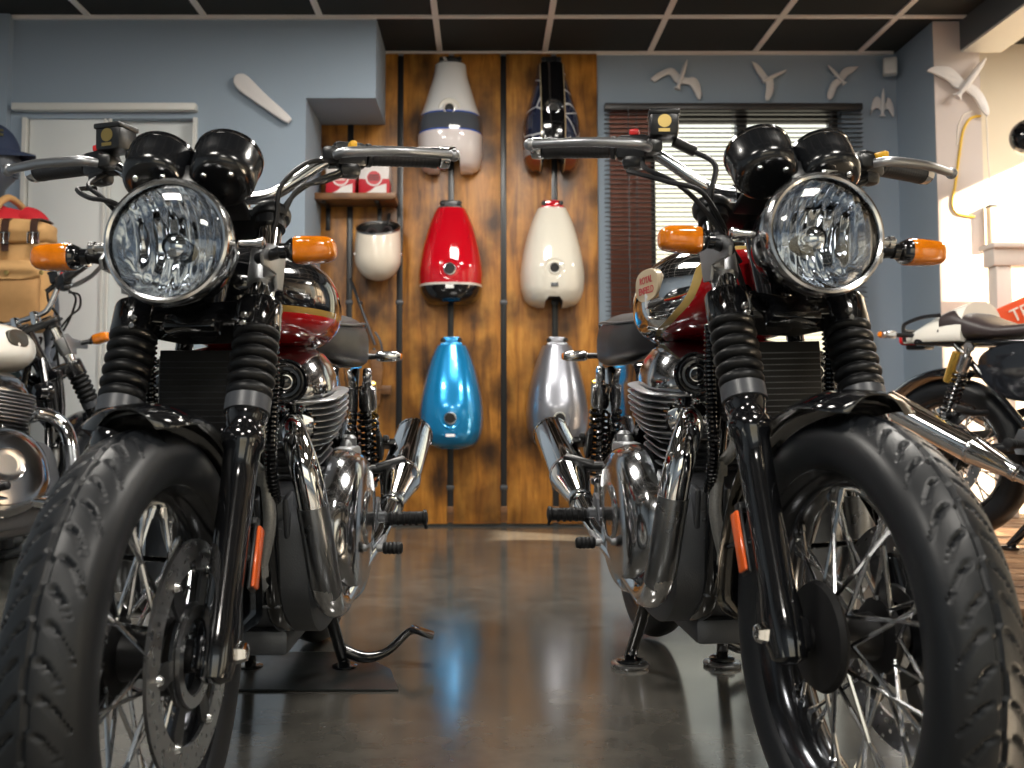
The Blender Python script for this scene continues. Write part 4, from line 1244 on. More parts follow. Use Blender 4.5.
# ---- timber cladding behind the tanks
def wood_mat(name, cols, sx, knots=True, rough=.42, ax='Z'):
    m = bpy.data.materials.new(name)
    N, L, p = nodes(m)
    tc = N.new('ShaderNodeTexCoord'); mp = N.new('ShaderNodeMapping')
    mp.inputs['Scale'].default_value = (sx, sx, 1.1) if ax == 'Z' else ((1.1, sx, sx) if ax == 'X' else (sx, 1.1, sx))
    L.new(tc.outputs['Object'], mp.inputs['Vector'])
    n1 = N.new('ShaderNodeTexNoise'); n1.inputs['Scale'].default_value = 2.0; n1.inputs['Detail'].default_value = 9; n1.inputs['Roughness'].default_value = .62; n1.inputs['Distortion'].default_value = .6
    L.new(mp.outputs[0], n1.inputs['Vector'])
    r = N.new('ShaderNodeValToRGB'); e = r.color_ramp.elements
    e[0].position = .28; e[0].color = cols[0]; e[1].position = .74; e[1].color = cols[2]; q = e.new(.5); q.color = cols[1]
    L.new(n1.outputs['Fac'], r.inputs[0])
    col = r.outputs[0]
    n3 = N.new('ShaderNodeTexNoise'); n3.inputs['Scale'].default_value = 4.2; n3.inputs['Detail'].default_value = 6
    L.new(tc.outputs['Object'], n3.inputs['Vector'])
    r3 = N.new('ShaderNodeValToRGB'); e3 = r3.color_ramp.elements
    e3[0].position = .36; e3[0].color = (.38, .34, .30, 1); e3[1].position = .60; e3[1].color = (1.25, 1.22, 1.12, 1)
    L.new(n3.outputs['Fac'], r3.inputs[0])
    mm = N.new('ShaderNodeMix'); mm.data_type = 'RGBA'; mm.blend_type = 'MULTIPLY'; mm.inputs[0].default_value = .8
    L.new(col, mm.inputs[6]); L.new(r3.outputs[0], mm.inputs[7]); col = mm.outputs[2]
    if knots:
        mp2 = N.new('ShaderNodeMapping'); mp2.inputs['Scale'].default_value = (5.5, 5.5, 3.6)
        L.new(tc.outputs['Object'], mp2.inputs['Vector'])
        vo = N.new('ShaderNodeTexVoronoi'); vo.inputs['Scale'].default_value = 1.0; vo.inputs['Randomness'].default_value = 1.0
        n2 = N.new('ShaderNodeTexNoise'); n2.inputs['Scale'].default_value = 3; n2.inputs['Detail'].default_value = 5
        L.new(mp2.outputs[0], n2.inputs['Vector'])
        ad = N.new('ShaderNodeVectorMath'); ad.operation = 'MULTIPLY_ADD'; ad.inputs[1].default_value = (.45, .45, .45)
        L.new(n2.outputs['Color'], ad.inputs[0]); L.new(mp2.outputs[0], ad.inputs[2])
        L.new(ad.outputs[0], vo.inputs['Vector'])
        rk = N.new('ShaderNodeValToRGB'); ek = rk.color_ramp.elements
        ek[0].position = .10; ek[0].color = (.07, .05, .04, 1); ek[1].position = .50; ek[1].color = (1, 1, 1, 1)
        L.new(vo.outputs['Distance'], rk.inputs[0])
        m2 = N.new('ShaderNodeMix'); m2.data_type = 'RGBA'; m2.blend_type = 'MULTIPLY'; m2.inputs[0].default_value = .9
        L.new(col, m2.inputs[6]); L.new(rk.outputs[0], m2.inputs[7]); col = m2.outputs[2]
    L.new(col, p.inputs['Base Color'])
    p.inputs['Roughness'].default_value = rough
    bp = N.new('ShaderNodeBump'); bp.inputs['Strength'].default_value = .15; bp.inputs['Distance'].default_value = .003
    L.new(n1.outputs['Fac'], bp.inputs['Height']); L.new(bp.outputs[0], p.inputs['Normal'])
    return m
MT['timber'] = wood_mat('knotty_orange_timber', ((.10, .035, .006, 1), (.40, .165, .026, 1), (.58, .29, .06, 1)), 9)
MT['shelf_wood'] = wood_mat('brown_shelf_timber', ((.07, .03, .012, 1), (.19, .085, .03, 1), (.30, .15, .06, 1)), 12, False, ax='X')
MT['deck_wood'] = wood_mat('deck_timber', ((.10, .05, .03, 1), (.26, .15, .085, 1), (.38, .23, .14, 1)), 10, False, .5, ax='Y')
RAILS = [hx(350), hx(400), hx(451), hx(503.5), hx(554.5)]
edges = [-.93] + RAILS + [hx(598)]
b = B()
for x0, x1 in zip(edges, edges[1:]):
    a = x0 + (.014 if x0 != edges[0] else 0); c = x1 - (.014 if x1 != edges[-1] else 0)
    wbox(b, a, c, YW - .030, YW - .001, .012, (NZ if c < -.56 else ZC - .014), .003)
struct('wall_middle', b, 'timber')
for i, x in enumerate(RAILS):
    z1 = NZ if x < -.6 else ZC - .03
    t = thing('display_rail', ('black steel rail between boards %s' % ('beside the shelf behind the cream helmet', 'just right of the cream helmet', 'carrying the white, red and blue tanks', 'between the two columns of tanks', 'carrying the patterned, cream and silver tanks')[i]), 'display rail', (x, YW - .02, .02), 0, 'black rails in the timber wall')
    b = slab(-.017, .017, -.014, .018, 0, z1 - .02, .002)
    obj('rail_bar', b, [MT['black_satin']], t)
    for z in (hz(303) - .02, hz(487) - .02):
        obj('rail_clip', slab(-.021, .021, -.018, -.010, z - .012, z + .012, .002), [MT['alu_dark']], t)
    obj('rail_foot', slab(-.019, .019, -.016, -.008, .0, .09, .002), [MT['shelf_wood']], t)
# ------------------------------------------------------------------ display tanks on the timber wall
def cut(b_main, b_cut, mats):
    a = bpy.data.objects.new('a', b_main.mesh('a', mats)); c = bpy.data.objects.new('c', b_cut.mesh('c', mats[-1:]))
    COL.objects.link(a); COL.objects.link(c)
    m = a.modifiers.new('cut', 'BOOLEAN'); m.operation = 'DIFFERENCE'; m.object = c; m.solver = 'EXACT'; m.material_mode = 'TRANSFER'
    me = bpy.data.meshes.new_from_object(a.evaluated_get(bpy.context.evaluated_depsgraph_get()))
    bpy.data.objects.remove(a); bpy.data.objects.remove(c)
    me.polygons.foreach_set('use_smooth', [True] * len(me.polygons)); me.set_sharp_from_angle(angle=R(45))
    return me
def band_mat(name, bands, rough=.10, metal=0.0, coat=.7, smooth=None):
    m = bpy.data.materials.new(name); N, L, p = nodes(m)
    tc = N.new('ShaderNodeTexCoord'); sp = N.new('ShaderNodeSeparateXYZ'); L.new(tc.outputs['Object'], sp.inputs[0])
    r = N.new('ShaderNodeValToRGB'); r.color_ramp.interpolation = 'CONSTANT'; e = r.color_ramp.elements
    e[0].position = 0; e[0].color = bands[0][1]; e[1].position = bands[1][0]; e[1].color = bands[1][1]
    for z, c in bands[2:]:
        q = e.new(z); q.color = c
    L.new(sp.outputs[2], r.inputs[0]); L.new(r.outputs[0], p.inputs['Base Color'])
    p.inputs['Roughness'].default_value = rough; p.inputs['Metallic'].default_value = metal; p.inputs['Coat Weight'].default_value = coat
    return m
def pattern_mat():
    m = bpy.data.materials.new('patterned_tank_paint'); N, L, p = nodes(m)
    tc = N.new('ShaderNodeTexCoord'); sp = N.new('ShaderNodeSeparateXYZ'); L.new(tc.outputs['Object'], sp.inputs[0])
    vo = N.new('ShaderNodeTexVoronoi'); vo.feature = 'DISTANCE_TO_EDGE'; vo.inputs['Scale'].default_value = 6.5
    L.new(tc.outputs['Object'], vo.inputs['Vector'])
    r = N.new('ShaderNodeValToRGB'); r.color_ramp.interpolation = 'CONSTANT'; e = r.color_ramp.elements
    e[0].position = 0; e[0].color = (.55, .56, .58, 1); e[1].position = .022; e[1].color = (.020, .026, .055, 1); q = e.new(.2); q.color = (.06, .07, .10, 1)
    L.new(vo.outputs['Distance'], r.inputs[0])
    zr = N.new('ShaderNodeValToRGB'); zr.color_ramp.interpolation = 'CONSTANT'; ez = zr.color_ramp.elements
    ez[0].position = 0; ez[0].color = (.20, .05, .02, 1); ez[1].position = .07; ez[1].color = (.35, .36, .38, 1); q = ez.new(.11); q.color = (.35, .02, .02, 1); q = ez.new(.13); q.color = (0, 0, 0, 1)
    L.new(sp.outputs[2], zr.inputs[0])
    lt = N.new('ShaderNodeMath'); lt.operation = 'LESS_THAN'; lt.inputs[1].default_value = .13; L.new(sp.outputs[2], lt.inputs[0])
    mz = N.new('ShaderNodeMix'); mz.data_type = 'RGBA'; L.new(lt.outputs[0], mz.inputs[0]); L.new(r.outputs[0], mz.inputs[6]); L.new(zr.outputs[0], mz.inputs[7])
    ab = N.new('ShaderNodeMath'); ab.operation = 'ABSOLUTE'; L.new(sp.outputs[0], ab.inputs[0])
    xr = N.new('ShaderNodeValToRGB'); xr.color_ramp.interpolation = 'CONSTANT'; ex = xr.color_ramp.elements
    ex[0].position = 0; ex[0].color = (.004, .004, .005, 1); ex[1].position = .062; ex[1].color = (.45, .36, .22, 1)
    L.new(ab.outputs[0], xr.inputs[0])
    gt = N.new('ShaderNodeMath'); gt.operation = 'GREATER_THAN'; gt.inputs[1].default_value = .068; L.new(ab.outputs[0], gt.inputs[0])
    mx = N.new('ShaderNodeMix'); mx.data_type = 'RGBA'; L.new(gt.outputs[0], mx.inputs[0]); L.new(xr.outputs[0], mx.inputs[6]); L.new(mz.outputs[2], mx.inputs[7])
    L.new(mx.outputs[2], p.inputs['Base Color']); p.inputs['Roughness'].default_value = .1; p.inputs['Coat Weight'].default_value = .7
    return m
mk('blue_metal', (.012, .31, .70, 1), .20, metal=.45, coat=.8, noise=.06)
mk('silver_metal', (.30, .31, .35, 1), .28, metal=.7, coat=.7, noise=.05)
mk('cream_paint', (.82, .78, .68, 1), .12, coat=.7, noise=.02)
mk('red_tank', (.56, .004, .014, 1), .10, coat=.8, noise=.04)
mk('hole_black', (.003, .003, .003, 1), .6, noise=.1)
MT['white_blue_band'] = band_mat('white_tank_with_blue_band', [(0, (.80, .73, .72, 1)), (.202, (.03, .10, .48, 1)), (.209, (.075, .085, .105, 1)), (.302, (.03, .10, .48, 1)), (.310, (.74, .73, .72, 1))], .12)
MT['red_black'] = band_mat('red_tank_with_black_end', [(0, (.006, .006, .008, 1)), (.100, (.80, .77, .72, 1)), (.111, (.56, .004, .014, 1))], .08)
MT['pattern_tank'] = pattern_mat()

YB = YW - .030                                     # face of the boards
WIDE = [(0, .48), (.10, .53), (.25, .68), (.40, .83), (.50, .95), (.56, 1.0), (.80, 1.0), (.90, .95), (.96, .86), (1.0, .74)]
DROP = [(0, .46), (.04, .52), (.15, .66), (.30, .80), (.45, .91), (.60, .98), (.68, 1.0), (.80, .98), (.88, .92), (.94, .82), (.98, .66), (1.0, .50)]
def display_tank(label, px, y0, y1, wpx, key, filler_py, notch, tab_key, sticker=None, prof=DROP, tabdark=False, neck=None):
    ym = YB - .10
    zt, zb = hz(y0, ym), hz(y1, ym)
    s = (y1 - y0) / (zt - zb)
    x = hx(px, (y0 + y1) / 2, ym); H = zt - zb; hw = wpx / 2 / s; D = .20
    root = thing('motorcycle_fuel_tank', label, 'fuel tank', (x, YB - .022, zb), 0, 'fuel tanks hung on the timber wall')
    b = B(); rings = []; NZ_ = 44
    dep = [(0, .42), (.15, .58), (.45, .88), (.65, 1), (.82, .96), (.94, .75), (1.0, .48)]
    for i in range(NZ_ + 1):
        u = .5 - .5 * math.cos(PI * i / NZ_); v = 1 - u           # v: 0 top .. 1 bottom ; i runs from bottom
        z = H * u; w = hw * lerp_table(prof, v); d = D * lerp_table(dep, v)
        if u < .02: w *= .93; d *= .92
        rg = []
        for j in range(48):
            a = 2 * PI * j / 48; c, s_ = math.cos(a), math.sin(a)
            xx = math.copysign(abs(c) ** (2 / 2.7), c) * w
            yy = -abs(s_) ** (2 / 2.2) * d if s_ >= 0 else abs(s_) ** .5 * .010
            rg.append(V((xx, yy, z)))
        rings.append(rg)
    b.loft(rings)
    if notch:
        nw, nh = notch
        c = B(); c.loft([[V((p.x, y, p.z)) for p in [V((-nw, 0, -.1)), V((-nw * .92, 0, nh * .55)), V((-nw * .55, 0, nh)), V((nw * .55, 0, nh)), V((nw * .92, 0, nh * .55)), V((nw, 0, -.1))]] for y in (-.4, .1)])
        me = cut(b, c, [MT[key], MT['hole_black']])  # black cut faces paint in the shade inside the notch
        me.name = 'tank_shell'
    else:
        me = b.mesh('tank_shell', [MT[key]], 60)
    sh = link('tank_shell', me, root)
    vf = (filler_py - y0) / (y1 - y0)
    zf = H * (1 - vf); yf = -D * lerp_table(dep, vf) * .985
    nrm = V((0, -1, .0))
    b = B(); b.lathe([(.064, -.03), (.062, -.006), (.055, .001), (.046, -.002), (.040, -.006)], (0, yf, zf), nrm, n=44)
    obj('filler_dish', b, [MT[key if key not in ('white_blue_band', 'red_black', 'pattern_tank') else ('white_paint' if key[0] == 'w' else ('red_tank' if key[0] == 'r' else 'black_gloss'))]], sh, sharp=60)
    b = B(); b.lathe([(.034, -.02), (.036, .002), (.033, .0075), (.028, .008), (.025, .004), (.024, -.02)], (0, yf, zf), nrm, n=36)
    fl = obj('filler_neck', b, [MT['chrome_dull'] if key not in ('cream_paint', 'white_blue_band') else MT[tab_key if tab_key == 'white_paint' else 'white_paint']], sh, sharp=50)
    b = B(); b.lathe([(.0245, .0), (.0245, .0048), (.001, .0048)], (0, yf, zf), nrm, n=30)  # black disc takes the place of the shade inside the filler
    obj('filler_shade_disc', b, [MT['hole_black']], fl)
    b = B(); w = hw * prof[0][1]
    b.box((0, -.030, H + .020), (w * 1.15, .012, .055), bevel=.004)
    b.box((0, -.040, H + .004), (w * 1.5, .03, .022), bevel=.006)
    tb_ = obj('mounting_tab', b, [MT[tab_key]], root)
    b = B()
    for q in (-1, 1):
        b.lathe([(.013, 0), (.013, .010), (.008, .014)], (q * w * .58, -.036, H + .030), (0, -1, 0), n=14)
    obj('tab_bolt', b, [MT['black_satin']], tb_)
    if sticker:
        vs = (sticker[0] - y0) / (y1 - y0); zs = H * (1 - vs); ys = -D * lerp_table(dep, vs)
        v2 = vs + .03; sl = (D * lerp_table(dep, v2) - D * lerp_table(dep, vs)) / (H * .03)
        b = B(); b.box((0, 0, 0), (sticker[1] / s, .002, sticker[2] / s), bevel=.0005)
        b.xf(MX.Translation(V((0, ys - .0015, zs))) @ MX.Rotation(-math.atan(-sl), 4, 'X'))
        obj('paper_label', b, [MT[sticker[3]]], sh, label='small paper label')
    return root
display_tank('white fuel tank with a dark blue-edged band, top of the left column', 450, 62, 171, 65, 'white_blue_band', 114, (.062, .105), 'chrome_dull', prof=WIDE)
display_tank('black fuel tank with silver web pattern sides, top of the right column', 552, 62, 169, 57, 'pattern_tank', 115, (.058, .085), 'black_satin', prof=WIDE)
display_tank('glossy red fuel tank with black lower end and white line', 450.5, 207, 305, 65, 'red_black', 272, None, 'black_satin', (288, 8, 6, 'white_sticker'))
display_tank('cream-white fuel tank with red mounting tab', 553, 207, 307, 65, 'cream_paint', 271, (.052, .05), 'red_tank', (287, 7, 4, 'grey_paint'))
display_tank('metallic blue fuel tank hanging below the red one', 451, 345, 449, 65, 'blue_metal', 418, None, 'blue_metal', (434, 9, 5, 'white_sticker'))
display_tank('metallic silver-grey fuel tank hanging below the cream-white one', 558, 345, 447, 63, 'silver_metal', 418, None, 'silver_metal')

# ------------------------------------------------------------------ niche: shelf, boxes, helmet, tool
sx0, sx1 = hx(312, 190, YB - .1), hx(397, 190, YB - .1)
sz = hz(191, YB - .2)
sh = thing('wall_shelf', 'small brown timber shelf in the niche holding two red and white boxes', 'shelf', ((sx0 + sx1) / 2, YB, sz - .06))
o = sh.location
b = slab(sx0 - o.x, sx1 - o.x, -.20, 0, .015, .052, .004); obj('shelf_board', b, [MT['shelf_wood']], sh)
for x in (-.16, .13):
    b = slab(x - .012, x + .012, -.17, 0, .004, .014, .001); wbox(b, x - .012, x + .012, -.010, -.001, -.12, .014, .001); obj('shelf_bracket', b, [MT['black_satin']], sh)
def box_mat():
    m = bpy.data.materials.new('red_white_carton'); N, L, p = nodes(m)
    tc = N.new('ShaderNodeTexCoord'); sp = N.new('ShaderNodeSeparateXYZ'); L.new(tc.outputs['Object'], sp.inputs[0])
    r = N.new('ShaderNodeValToRGB'); r.color_ramp.interpolation = 'CONSTANT'; e = r.color_ramp.elements
    e[0].position = 0; e[0].color = (.58, .012, .03, 1); e[1].position = .082; e[1].color = (.74, .68, .66, 1)
    L.new(sp.outputs[2], r.inputs[0]); L.new(r.outputs[0], p.inputs['Base Color']); p.inputs['Roughness'].default_value = .35
    return m
MT['carton'] = box_mat(); mk('carton_red', (.6, .015, .03, 1), .35, noise=.03); mk('carton_white', (.78, .74, .72, 1), .35, noise=.03); mk('ink', (.03, .02, .02, 1), .5, noise=.05)
for px0, px1, h, lab, fl in ((326, 355, .19, 'red and white carton on the shelf, left of the two', False), (359, 389, .20, 'red and white carton on the shelf, right of the two', True)):
    yb = YB - .17; x0, x1 = hx(px0, 170, yb), hx(px1, 170, yb)
    bx = thing('carton', lab, 'box', ((x0 + x1) / 2, yb, o.z + .052), 0, 'cartons on the niche shelf')
    w = x1 - x0
    b = B(); b.box((0, .065, h / 2), (w, .13, h), bevel=.002); bo = obj('carton_body', b, [MT['carton']], bx)
    b = B(); b.lathe([(.046, 0), (.046, .002), (.038, .002), (.038, 0)], (0, -.0005, .088), (0, -1, 0), n=36, loop=True, cap=False); obj('emblem_ring', b, [MT['carton_white']], bo)
    b = B(); b.lathe([(.038, 0), (.038, .0015), (.001, .0015)], (0, -.0005, .088), (0, -1, 0), n=36); obj('emblem_disc', b, [MT['carton_red']], bo)
    b = B()
    for k, ww in enumerate((.05, .062, .055)):
        b.box((0, -.003, .101 - k * .012), (ww, .002, .006))
    obj('emblem_bar', b, [MT['ink'] if fl else MT['carton_white']], bo)
    b = B(); b.prism([(-w * .30, 0), (w * .42, 0), (w * .42, .052), (w * .05, .035), (-w * .12, .012)], (0, -.0012, .004), (1, 0, 0), (0, 0, 1), (0, 1, 0), .001); obj('swoosh_panel', b, [MT['carton_white']], bo)
# open-face helmet hanging crown-out
hy = YB - .16
hc = at(378, 258, hy)
hm = thing('open_face_helmet', 'cream open-face helmet hanging under the shelf, dark lining showing above', 'helmet', hc)
rr = 23.2 * hy / FPX
def shell(r, lift=0.0, n=48):
    cols = []
    for j in range(n):
        a = 2 * PI * j / n; ca, sa = math.cos(a), math.sin(a)
        col = [(r * max(math.sin(PI / 2 * i / 12), 1e-3), -r * math.cos(PI / 2 * i / 12)) for i in range(13)]
        top = r * (1.36 + .46 * sa) + lift
        col += [(r * (1 - .06 * (k / 5) ** 2), top * k / 5) for k in range(1, 6)]
        cols.append([V((q * ca, q * sa * 1.05, z)) for q, z in col])
    return [[cols[j][i] for j in range(n)] for i in range(18)]
mk('helmet_cream', (.84, .75, .63, 1), .25, coat=.4, noise=.02)
b = B(); out = shell(rr); inn = shell(rr * .93); b.loft(out + list(reversed(inn)), cap=False)
hs = obj('helmet_shell', b, [MT['helmet_cream']], hm, sharp=60)
b = B(); b.loft(shell(rr * .925, .002), cap=False); obj('helmet_lining', b, [MT['hole_black']], hm)
b = B(); e = shell(rr * .97)[-1]; b.tube([p for p in e] + [e[0]], .008, n=8, k=1, cap=False); obj('helmet_edge_trim', b, [MT['satin_steel']], hs, label='grey edge trim')
for s_ in (-1, 1):
    b = B(); b.lathe([(.012, 0), (.012, .006), (.006, .009)], (s_ * rr * .985, .0, .02), (s_, 0, 0), n=14); obj('visor_snap', b, [MT['chrome']], hs)
b = B(); b.tube([(-.10, .05, .10), (-.05, .06, .17), (0, .08, .15), (.05, .06, .18), (.10, .05, .10)], .010, n=8); obj('chin_strap', b, [MT['seat_brown']], hm)
b = B(); b.tube([(.04, .10, .20), (.045, .12, .26), (.045, .158, .27), (.045, .158, .24)], .006, n=8); obj('helmet_hook', b, [MT['black_satin']], hm)
# old wooden tool hanging behind the left bike
ty = YB - .03
tl = thing('hanging_tool', 'long dark metal strap with a hooked end hanging below the shelf', 'tool', at(372, 400, ty))
o2 = tl.location
P_ = lambda px, py, dy=0: at(px, py, ty) - o2 + V((0, dy, 0))
b = B(); b.tube([P_(350, 278), P_(362, 310), P_(375, 345)], .008, n=8); b.ball(P_(360.5, 303), .012, 10, 6); obj('tool_strap', b, [MT['brass_dark']] if 'brass_dark' in MT else [MT['grey_paint']], tl)
b = B(); b.tube([P_(375, 332), P_(380, 340, -.01), P_(382, 352, -.01), P_(376, 356, -.005), P_(374, 348)], .007, n=8); obj('tool_hook', b, [MT['alu_dark']], tl)
b = B(); b.prism([(-.03, .12), (.03, .12), (.045, .02), (.03, -.18), (.0, -.20), (-.015, -.18), (-.02, 0)], P_(375, 372), (1, 0, 0), (0, 0, 1), (0, 1, 0), .02, bevel=.004); b.box(P_(386, 390), (.06, .018, .05), bevel=.004); obj('tool_blade', b, [MT['shelf_wood']], tl)

# ------------------------------------------------------------------ white gulls, blade, speaker
mk('gull_white', (.74, .71, .70, 1), .45, noise=.03)
def gull(label, wing_pts, body, beak, y, fwd=.02, group='white gulls on the walls'):
    """wing outline pixels, body axis pixels ((tail),(head)), built as two carved boards"""
    c = at(*body[0], y).lerp(at(*body[1], y), .5)
    root = thing('gull_decoration', label, 'wall decoration', c, 0, group)
    b = B(); pts = []
    q = [at(px, py, y) - c for px, py in wing_pts]
    pr = catmull([[p.x, p.z] for p in q] + [[q[0].x, q[0].z]], 4)[:-1]
    b.prism([(p[0], p[1]) for p in pr], (0, -fwd, 0), (1, 0, 0), (0, 0, 1), (0, 1, 0), .012, bevel=.003)
    obj('gull_wing', b, [MT['gull_white']], root, sharp=50)
    t, h = at(*body[0], y) - c, at(*body[1], y) - c
    d = h - t; L = d.length
    off = V((0, -fwd - .012, 0))
    b = B(); b.tube([t + off, t + d * .12 + off, t + d * .4 + off, t + d * .7 + off, t + d * .88 + off, h + off], [L * .075, L * .05, L * .068, L * .06, L * .04, L * .008], n=12, k=5)
    obj('gull_body', b, [MT['gull_white']], root)
    pd = V((-d.z, 0, d.x)).normalized()
    b = B(); b.prism([((pd * -L * .11).x, (pd * -L * .11).z), ((d * .16).x, (d * .16).z), ((pd * L * .11).x, (pd * L * .11).z)], t + off, (1, 0, 0), (0, 0, 1), (0, 1, 0), .008)
    obj('gull_tail', b, [MT['gull_white']], root)
    b = B(); b.tube([V((0, -fwd, 0)), V((0, .006, 0))], .006, n=8, k=1)
    obj('wall_pin', b, [MT['gull_white']], root)
    return root
Yg = YW - .002
gull('white gull farthest left over the blind, wings spread in an arch', [(650, 80), (656, 75), (666, 70), (673, 70), (679, 76), (686, 79), (694, 79), (699, 86), (700, 99), (697, 100), (693, 92), (688, 86), (680, 85), (674, 83), (669, 76), (662, 78), (654, 83)], ((676, 91), (686, 62)), None, Yg)
gull('white gull over the blind with one wing hanging straight down', [(751, 63), (757, 66), (763, 73), (767, 78), (772, 81), (772, 92), (768, 101), (764, 100), (765, 90), (764, 82), (759, 78), (754, 70)], ((761, 83), (785, 72)), None, Yg)
gull('white gull over the blind near the right end, wing swept up to the right', [(857, 68), (848, 68), (841, 71), (836, 79), (830, 84), (826, 96), (828, 101), (832, 98), (835, 89), (840, 84), (846, 77), (852, 73)], ((843, 86), (826, 67)), None, Yg)
gull('smallest white gull, right of the blind, wings arched downward', [(869, 116), (870, 106), (874, 98), (878, 99), (880, 104), (884, 104), (886, 99), (889, 101), (892, 109), (892, 118), (889, 114), (886, 110), (881, 112), (876, 109), (872, 111)], ((880, 118), (881, 90)), None, Yg)
gull('largest white gull, on the pier at right, wings across the corner', [(924, 73), (930, 69), (945, 69), (953, 74), (962, 83), (972, 88), (981, 98), (986, 112), (984, 118), (978, 112), (971, 100), (962, 93), (952, 90), (945, 83), (936, 78)], ((953, 100), (982, 61)), None, 4.885, .03)
c = at(263, 100, YL)
b = B()
pr = []
pts = [(235, 84), (237, 78), (243, 76), (250, 79), (268, 97), (291, 118), (291, 123), (286, 124), (262, 108), (240, 92)]
q = [at(px, py, YL) - c for px, py in pts]
pr = catmull([[p.x, p.z] for p in q] + [[q[0].x, q[0].z]], 4)[:-1]
b.prism(pr, (0, -.03, 0), (1, 0, 0), (0, 0, 1), (0, 1, 0), .028, bevel=.008, seg=3)
b.box((0, -.007, 0), (.05, .022, .03))
bt_ = thing('propeller_blade', 'white tapered propeller blade mounted slanting on the left wall above the door', 'wall decoration', c)
obj('blade_board', b, [MT['gull_white']], bt_, sharp=50)
c = at(890, 67, 5.26)
sp = thing('wall_speaker', 'small white box speaker high in the corner right of the blind', 'speaker', c)
b = B(); b.box((0, .0, 0), (.075, .075, .095), rot=(0, 0, R(-20)), bevel=.012, seg=3); obj('speaker_case', b, [MT['trim_white']], sp)
b = B(); b.box((0.01, .055, 0), (.03, .06, .03), bevel=.004); obj('speaker_bracket', b, [MT['trim_white']], sp)

# ------------------------------------------------------------------ right bay: slatted deck, white frame, sign, globe, cables
dk = thing('slatted_deck', 'low slatted timber deck under the cafe racer at right', 'deck', (2.75, 3.6, 0))
b = B(); y = -1.18
while y < 1.05:
    wbox(b, -1.35, 1.40, y, y + .084, .114, .138, .004); y += .105
obj('deck_boards', b, [MT['deck_wood']], dk)
b = B()
for x in (-1.30, -.4, .4, 1.3):
    wbox(b, x - .03, x + .03, -1.17, 1.10, 0, .114)
obj('deck_joists', b, [MT['shelf_wood']], dk)
mk('white_wood', (.80, .72, .66, 1), .5, noise=.04)
fx = 2.52; fy = 4.58
fr_ = thing('white_wooden_frame', 'white wooden rail frame with diagonal brace behind the cafe racer seat', 'frame', (2.95, fy, .138))
L_ = lambda px, py: at(px, py, fy) - fr_.location
zt = L_(990, 249).z; zb_ = L_(990, 267).z; xl = L_(988, 250).x; xr = 1.05
b = B(); wbox(b, xl, xr, -.05, .05, zb_, zt, .006); wbox(b, xl - .01, xr, -.07, .07, zt - .003, zt + .022, .005); obj('top_rail', b, [MT['white_wood']], fr_)
for x in (xl + .015, xr - .10):
    b = slab(x, x + .075, -.04, .04, 0, zb_, .005); obj('frame_post', b, [MT['white_wood']], fr_)
b = B(); b.box(((xl + xr) / 2, .0, zb_ / 2), (math.hypot(xr - xl - .1, zb_ - .1), .03, .075), rot=(0, -math.atan2(zb_ - .1, xr - xl - .1), 0), bevel=.005); obj('diagonal_brace', b, [MT['white_wood']], fr_)
b = slab(xl + .05, xr - .05, -.035, .035, .12, .20, .005); obj('bottom_rail', b, [MT['white_wood']], fr_)
# sign board
mk('sign_orange', (.80, .10, .03, 1), .4, noise=.06); mk('sign_letter', (.82, .78, .72, 1), .4, noise=.03)
sy = 4.44; c = at(1047, 300, sy)
sg = thing('orange_sign', 'tilted orange sign with white capital letters at the right edge', 'sign', c)
rot = MX.Rotation(-R(24), 4, 'Y')
b = B(); b.box((0, 0, 0), (.62, .02, .115), bevel=.006); b.xf(rot); pnl = obj('sign_board', b, [MT['sign_orange']], sg)
t = text_b('TE', .085, .002); t.xf(rot @ MX.Translation(V((-.150, -.0125, -.004))) @ MX.Rotation(PI / 2, 4, 'X')); obj('sign_lettering', t, [MT['sign_letter']], pnl)
b = B(); b.box((.02, .055, -.02), (.08, .11, .08), bevel=.004); obj('sign_bracket', b, [MT['white_wood']], sg)
# black globe on a stem
gy = 4.58; gx = at(1029, 137, gy)
gl = thing('black_globe_stand', 'round black globe on a flared stem on the white frame, cut by the right edge', 'stand', (gx.x, gy, .138 + zt + .022))
hgt = gx.z - gl.location.z
b = B(); b.lathe([(.055, 0), (.055, .006), (.03, .018), (.012, .05), (.010, hgt - .09)], n=28); obj('stand_stem', b, [MT['black_satin']], gl)
b = B(); b.ball((0, 0, .16), (.035, .035, .05), 16, 10); obj('stem_knob', b, [MT['black_satin']], gl)
b = B(); b.ball((0, 0, hgt), .088, 28, 18); obj('globe', b, [MT['black_gloss']], gl)
# yellow cable, white cable, grey conduit
mk('yellow_pvc', (.85, .55, .06, 1), .4, noise=.05); mk('white_pvc', (.80, .75, .68, 1), .4, noise=.03)
py_ = 4.885
def wall_cable(name, label, pix, r, key, y=py_, cat='cable'):
    p = [at(a, b_, y) - V((0, r * .5, 0)) for a, b_ in pix]
    b = B(); b.tube(p, r, n=8, k=6)
    solo(name, b, [MT[key]], p[-1], label, cat)
wall_cable('yellow_cable', 'yellow cable hanging in a long loop on the pier', [(980, 116), (970, 119), (963, 131), (959, 155), (955, 185), (952, 203), (956, 213), (966, 216), (974, 217)], .007, 'yellow_pvc')
wall_cable('white_cable', 'thin white cable looping beside the yellow cable on the pier', [(972, 111), (963, 116), (958, 128), (957, 145)], .004, 'white_pvc')
wall_cable('white_cable', 'white cable running straight down the pier edge to the grey conduit', [(986, 112), (987, 135), (988, 160), (990, 185), (990, 206)], .004, 'white_pvc')
c = at(990, 228, 4.89)
b = B(); b.box((0, -.022, 0), (.040, .044, .21), bevel=.004)
cd = thing('cable_conduit', 'short grey-white conduit box low on the pier edge', 'conduit', c)
obj('conduit_cover', b, [MT['wall_white']], cd)
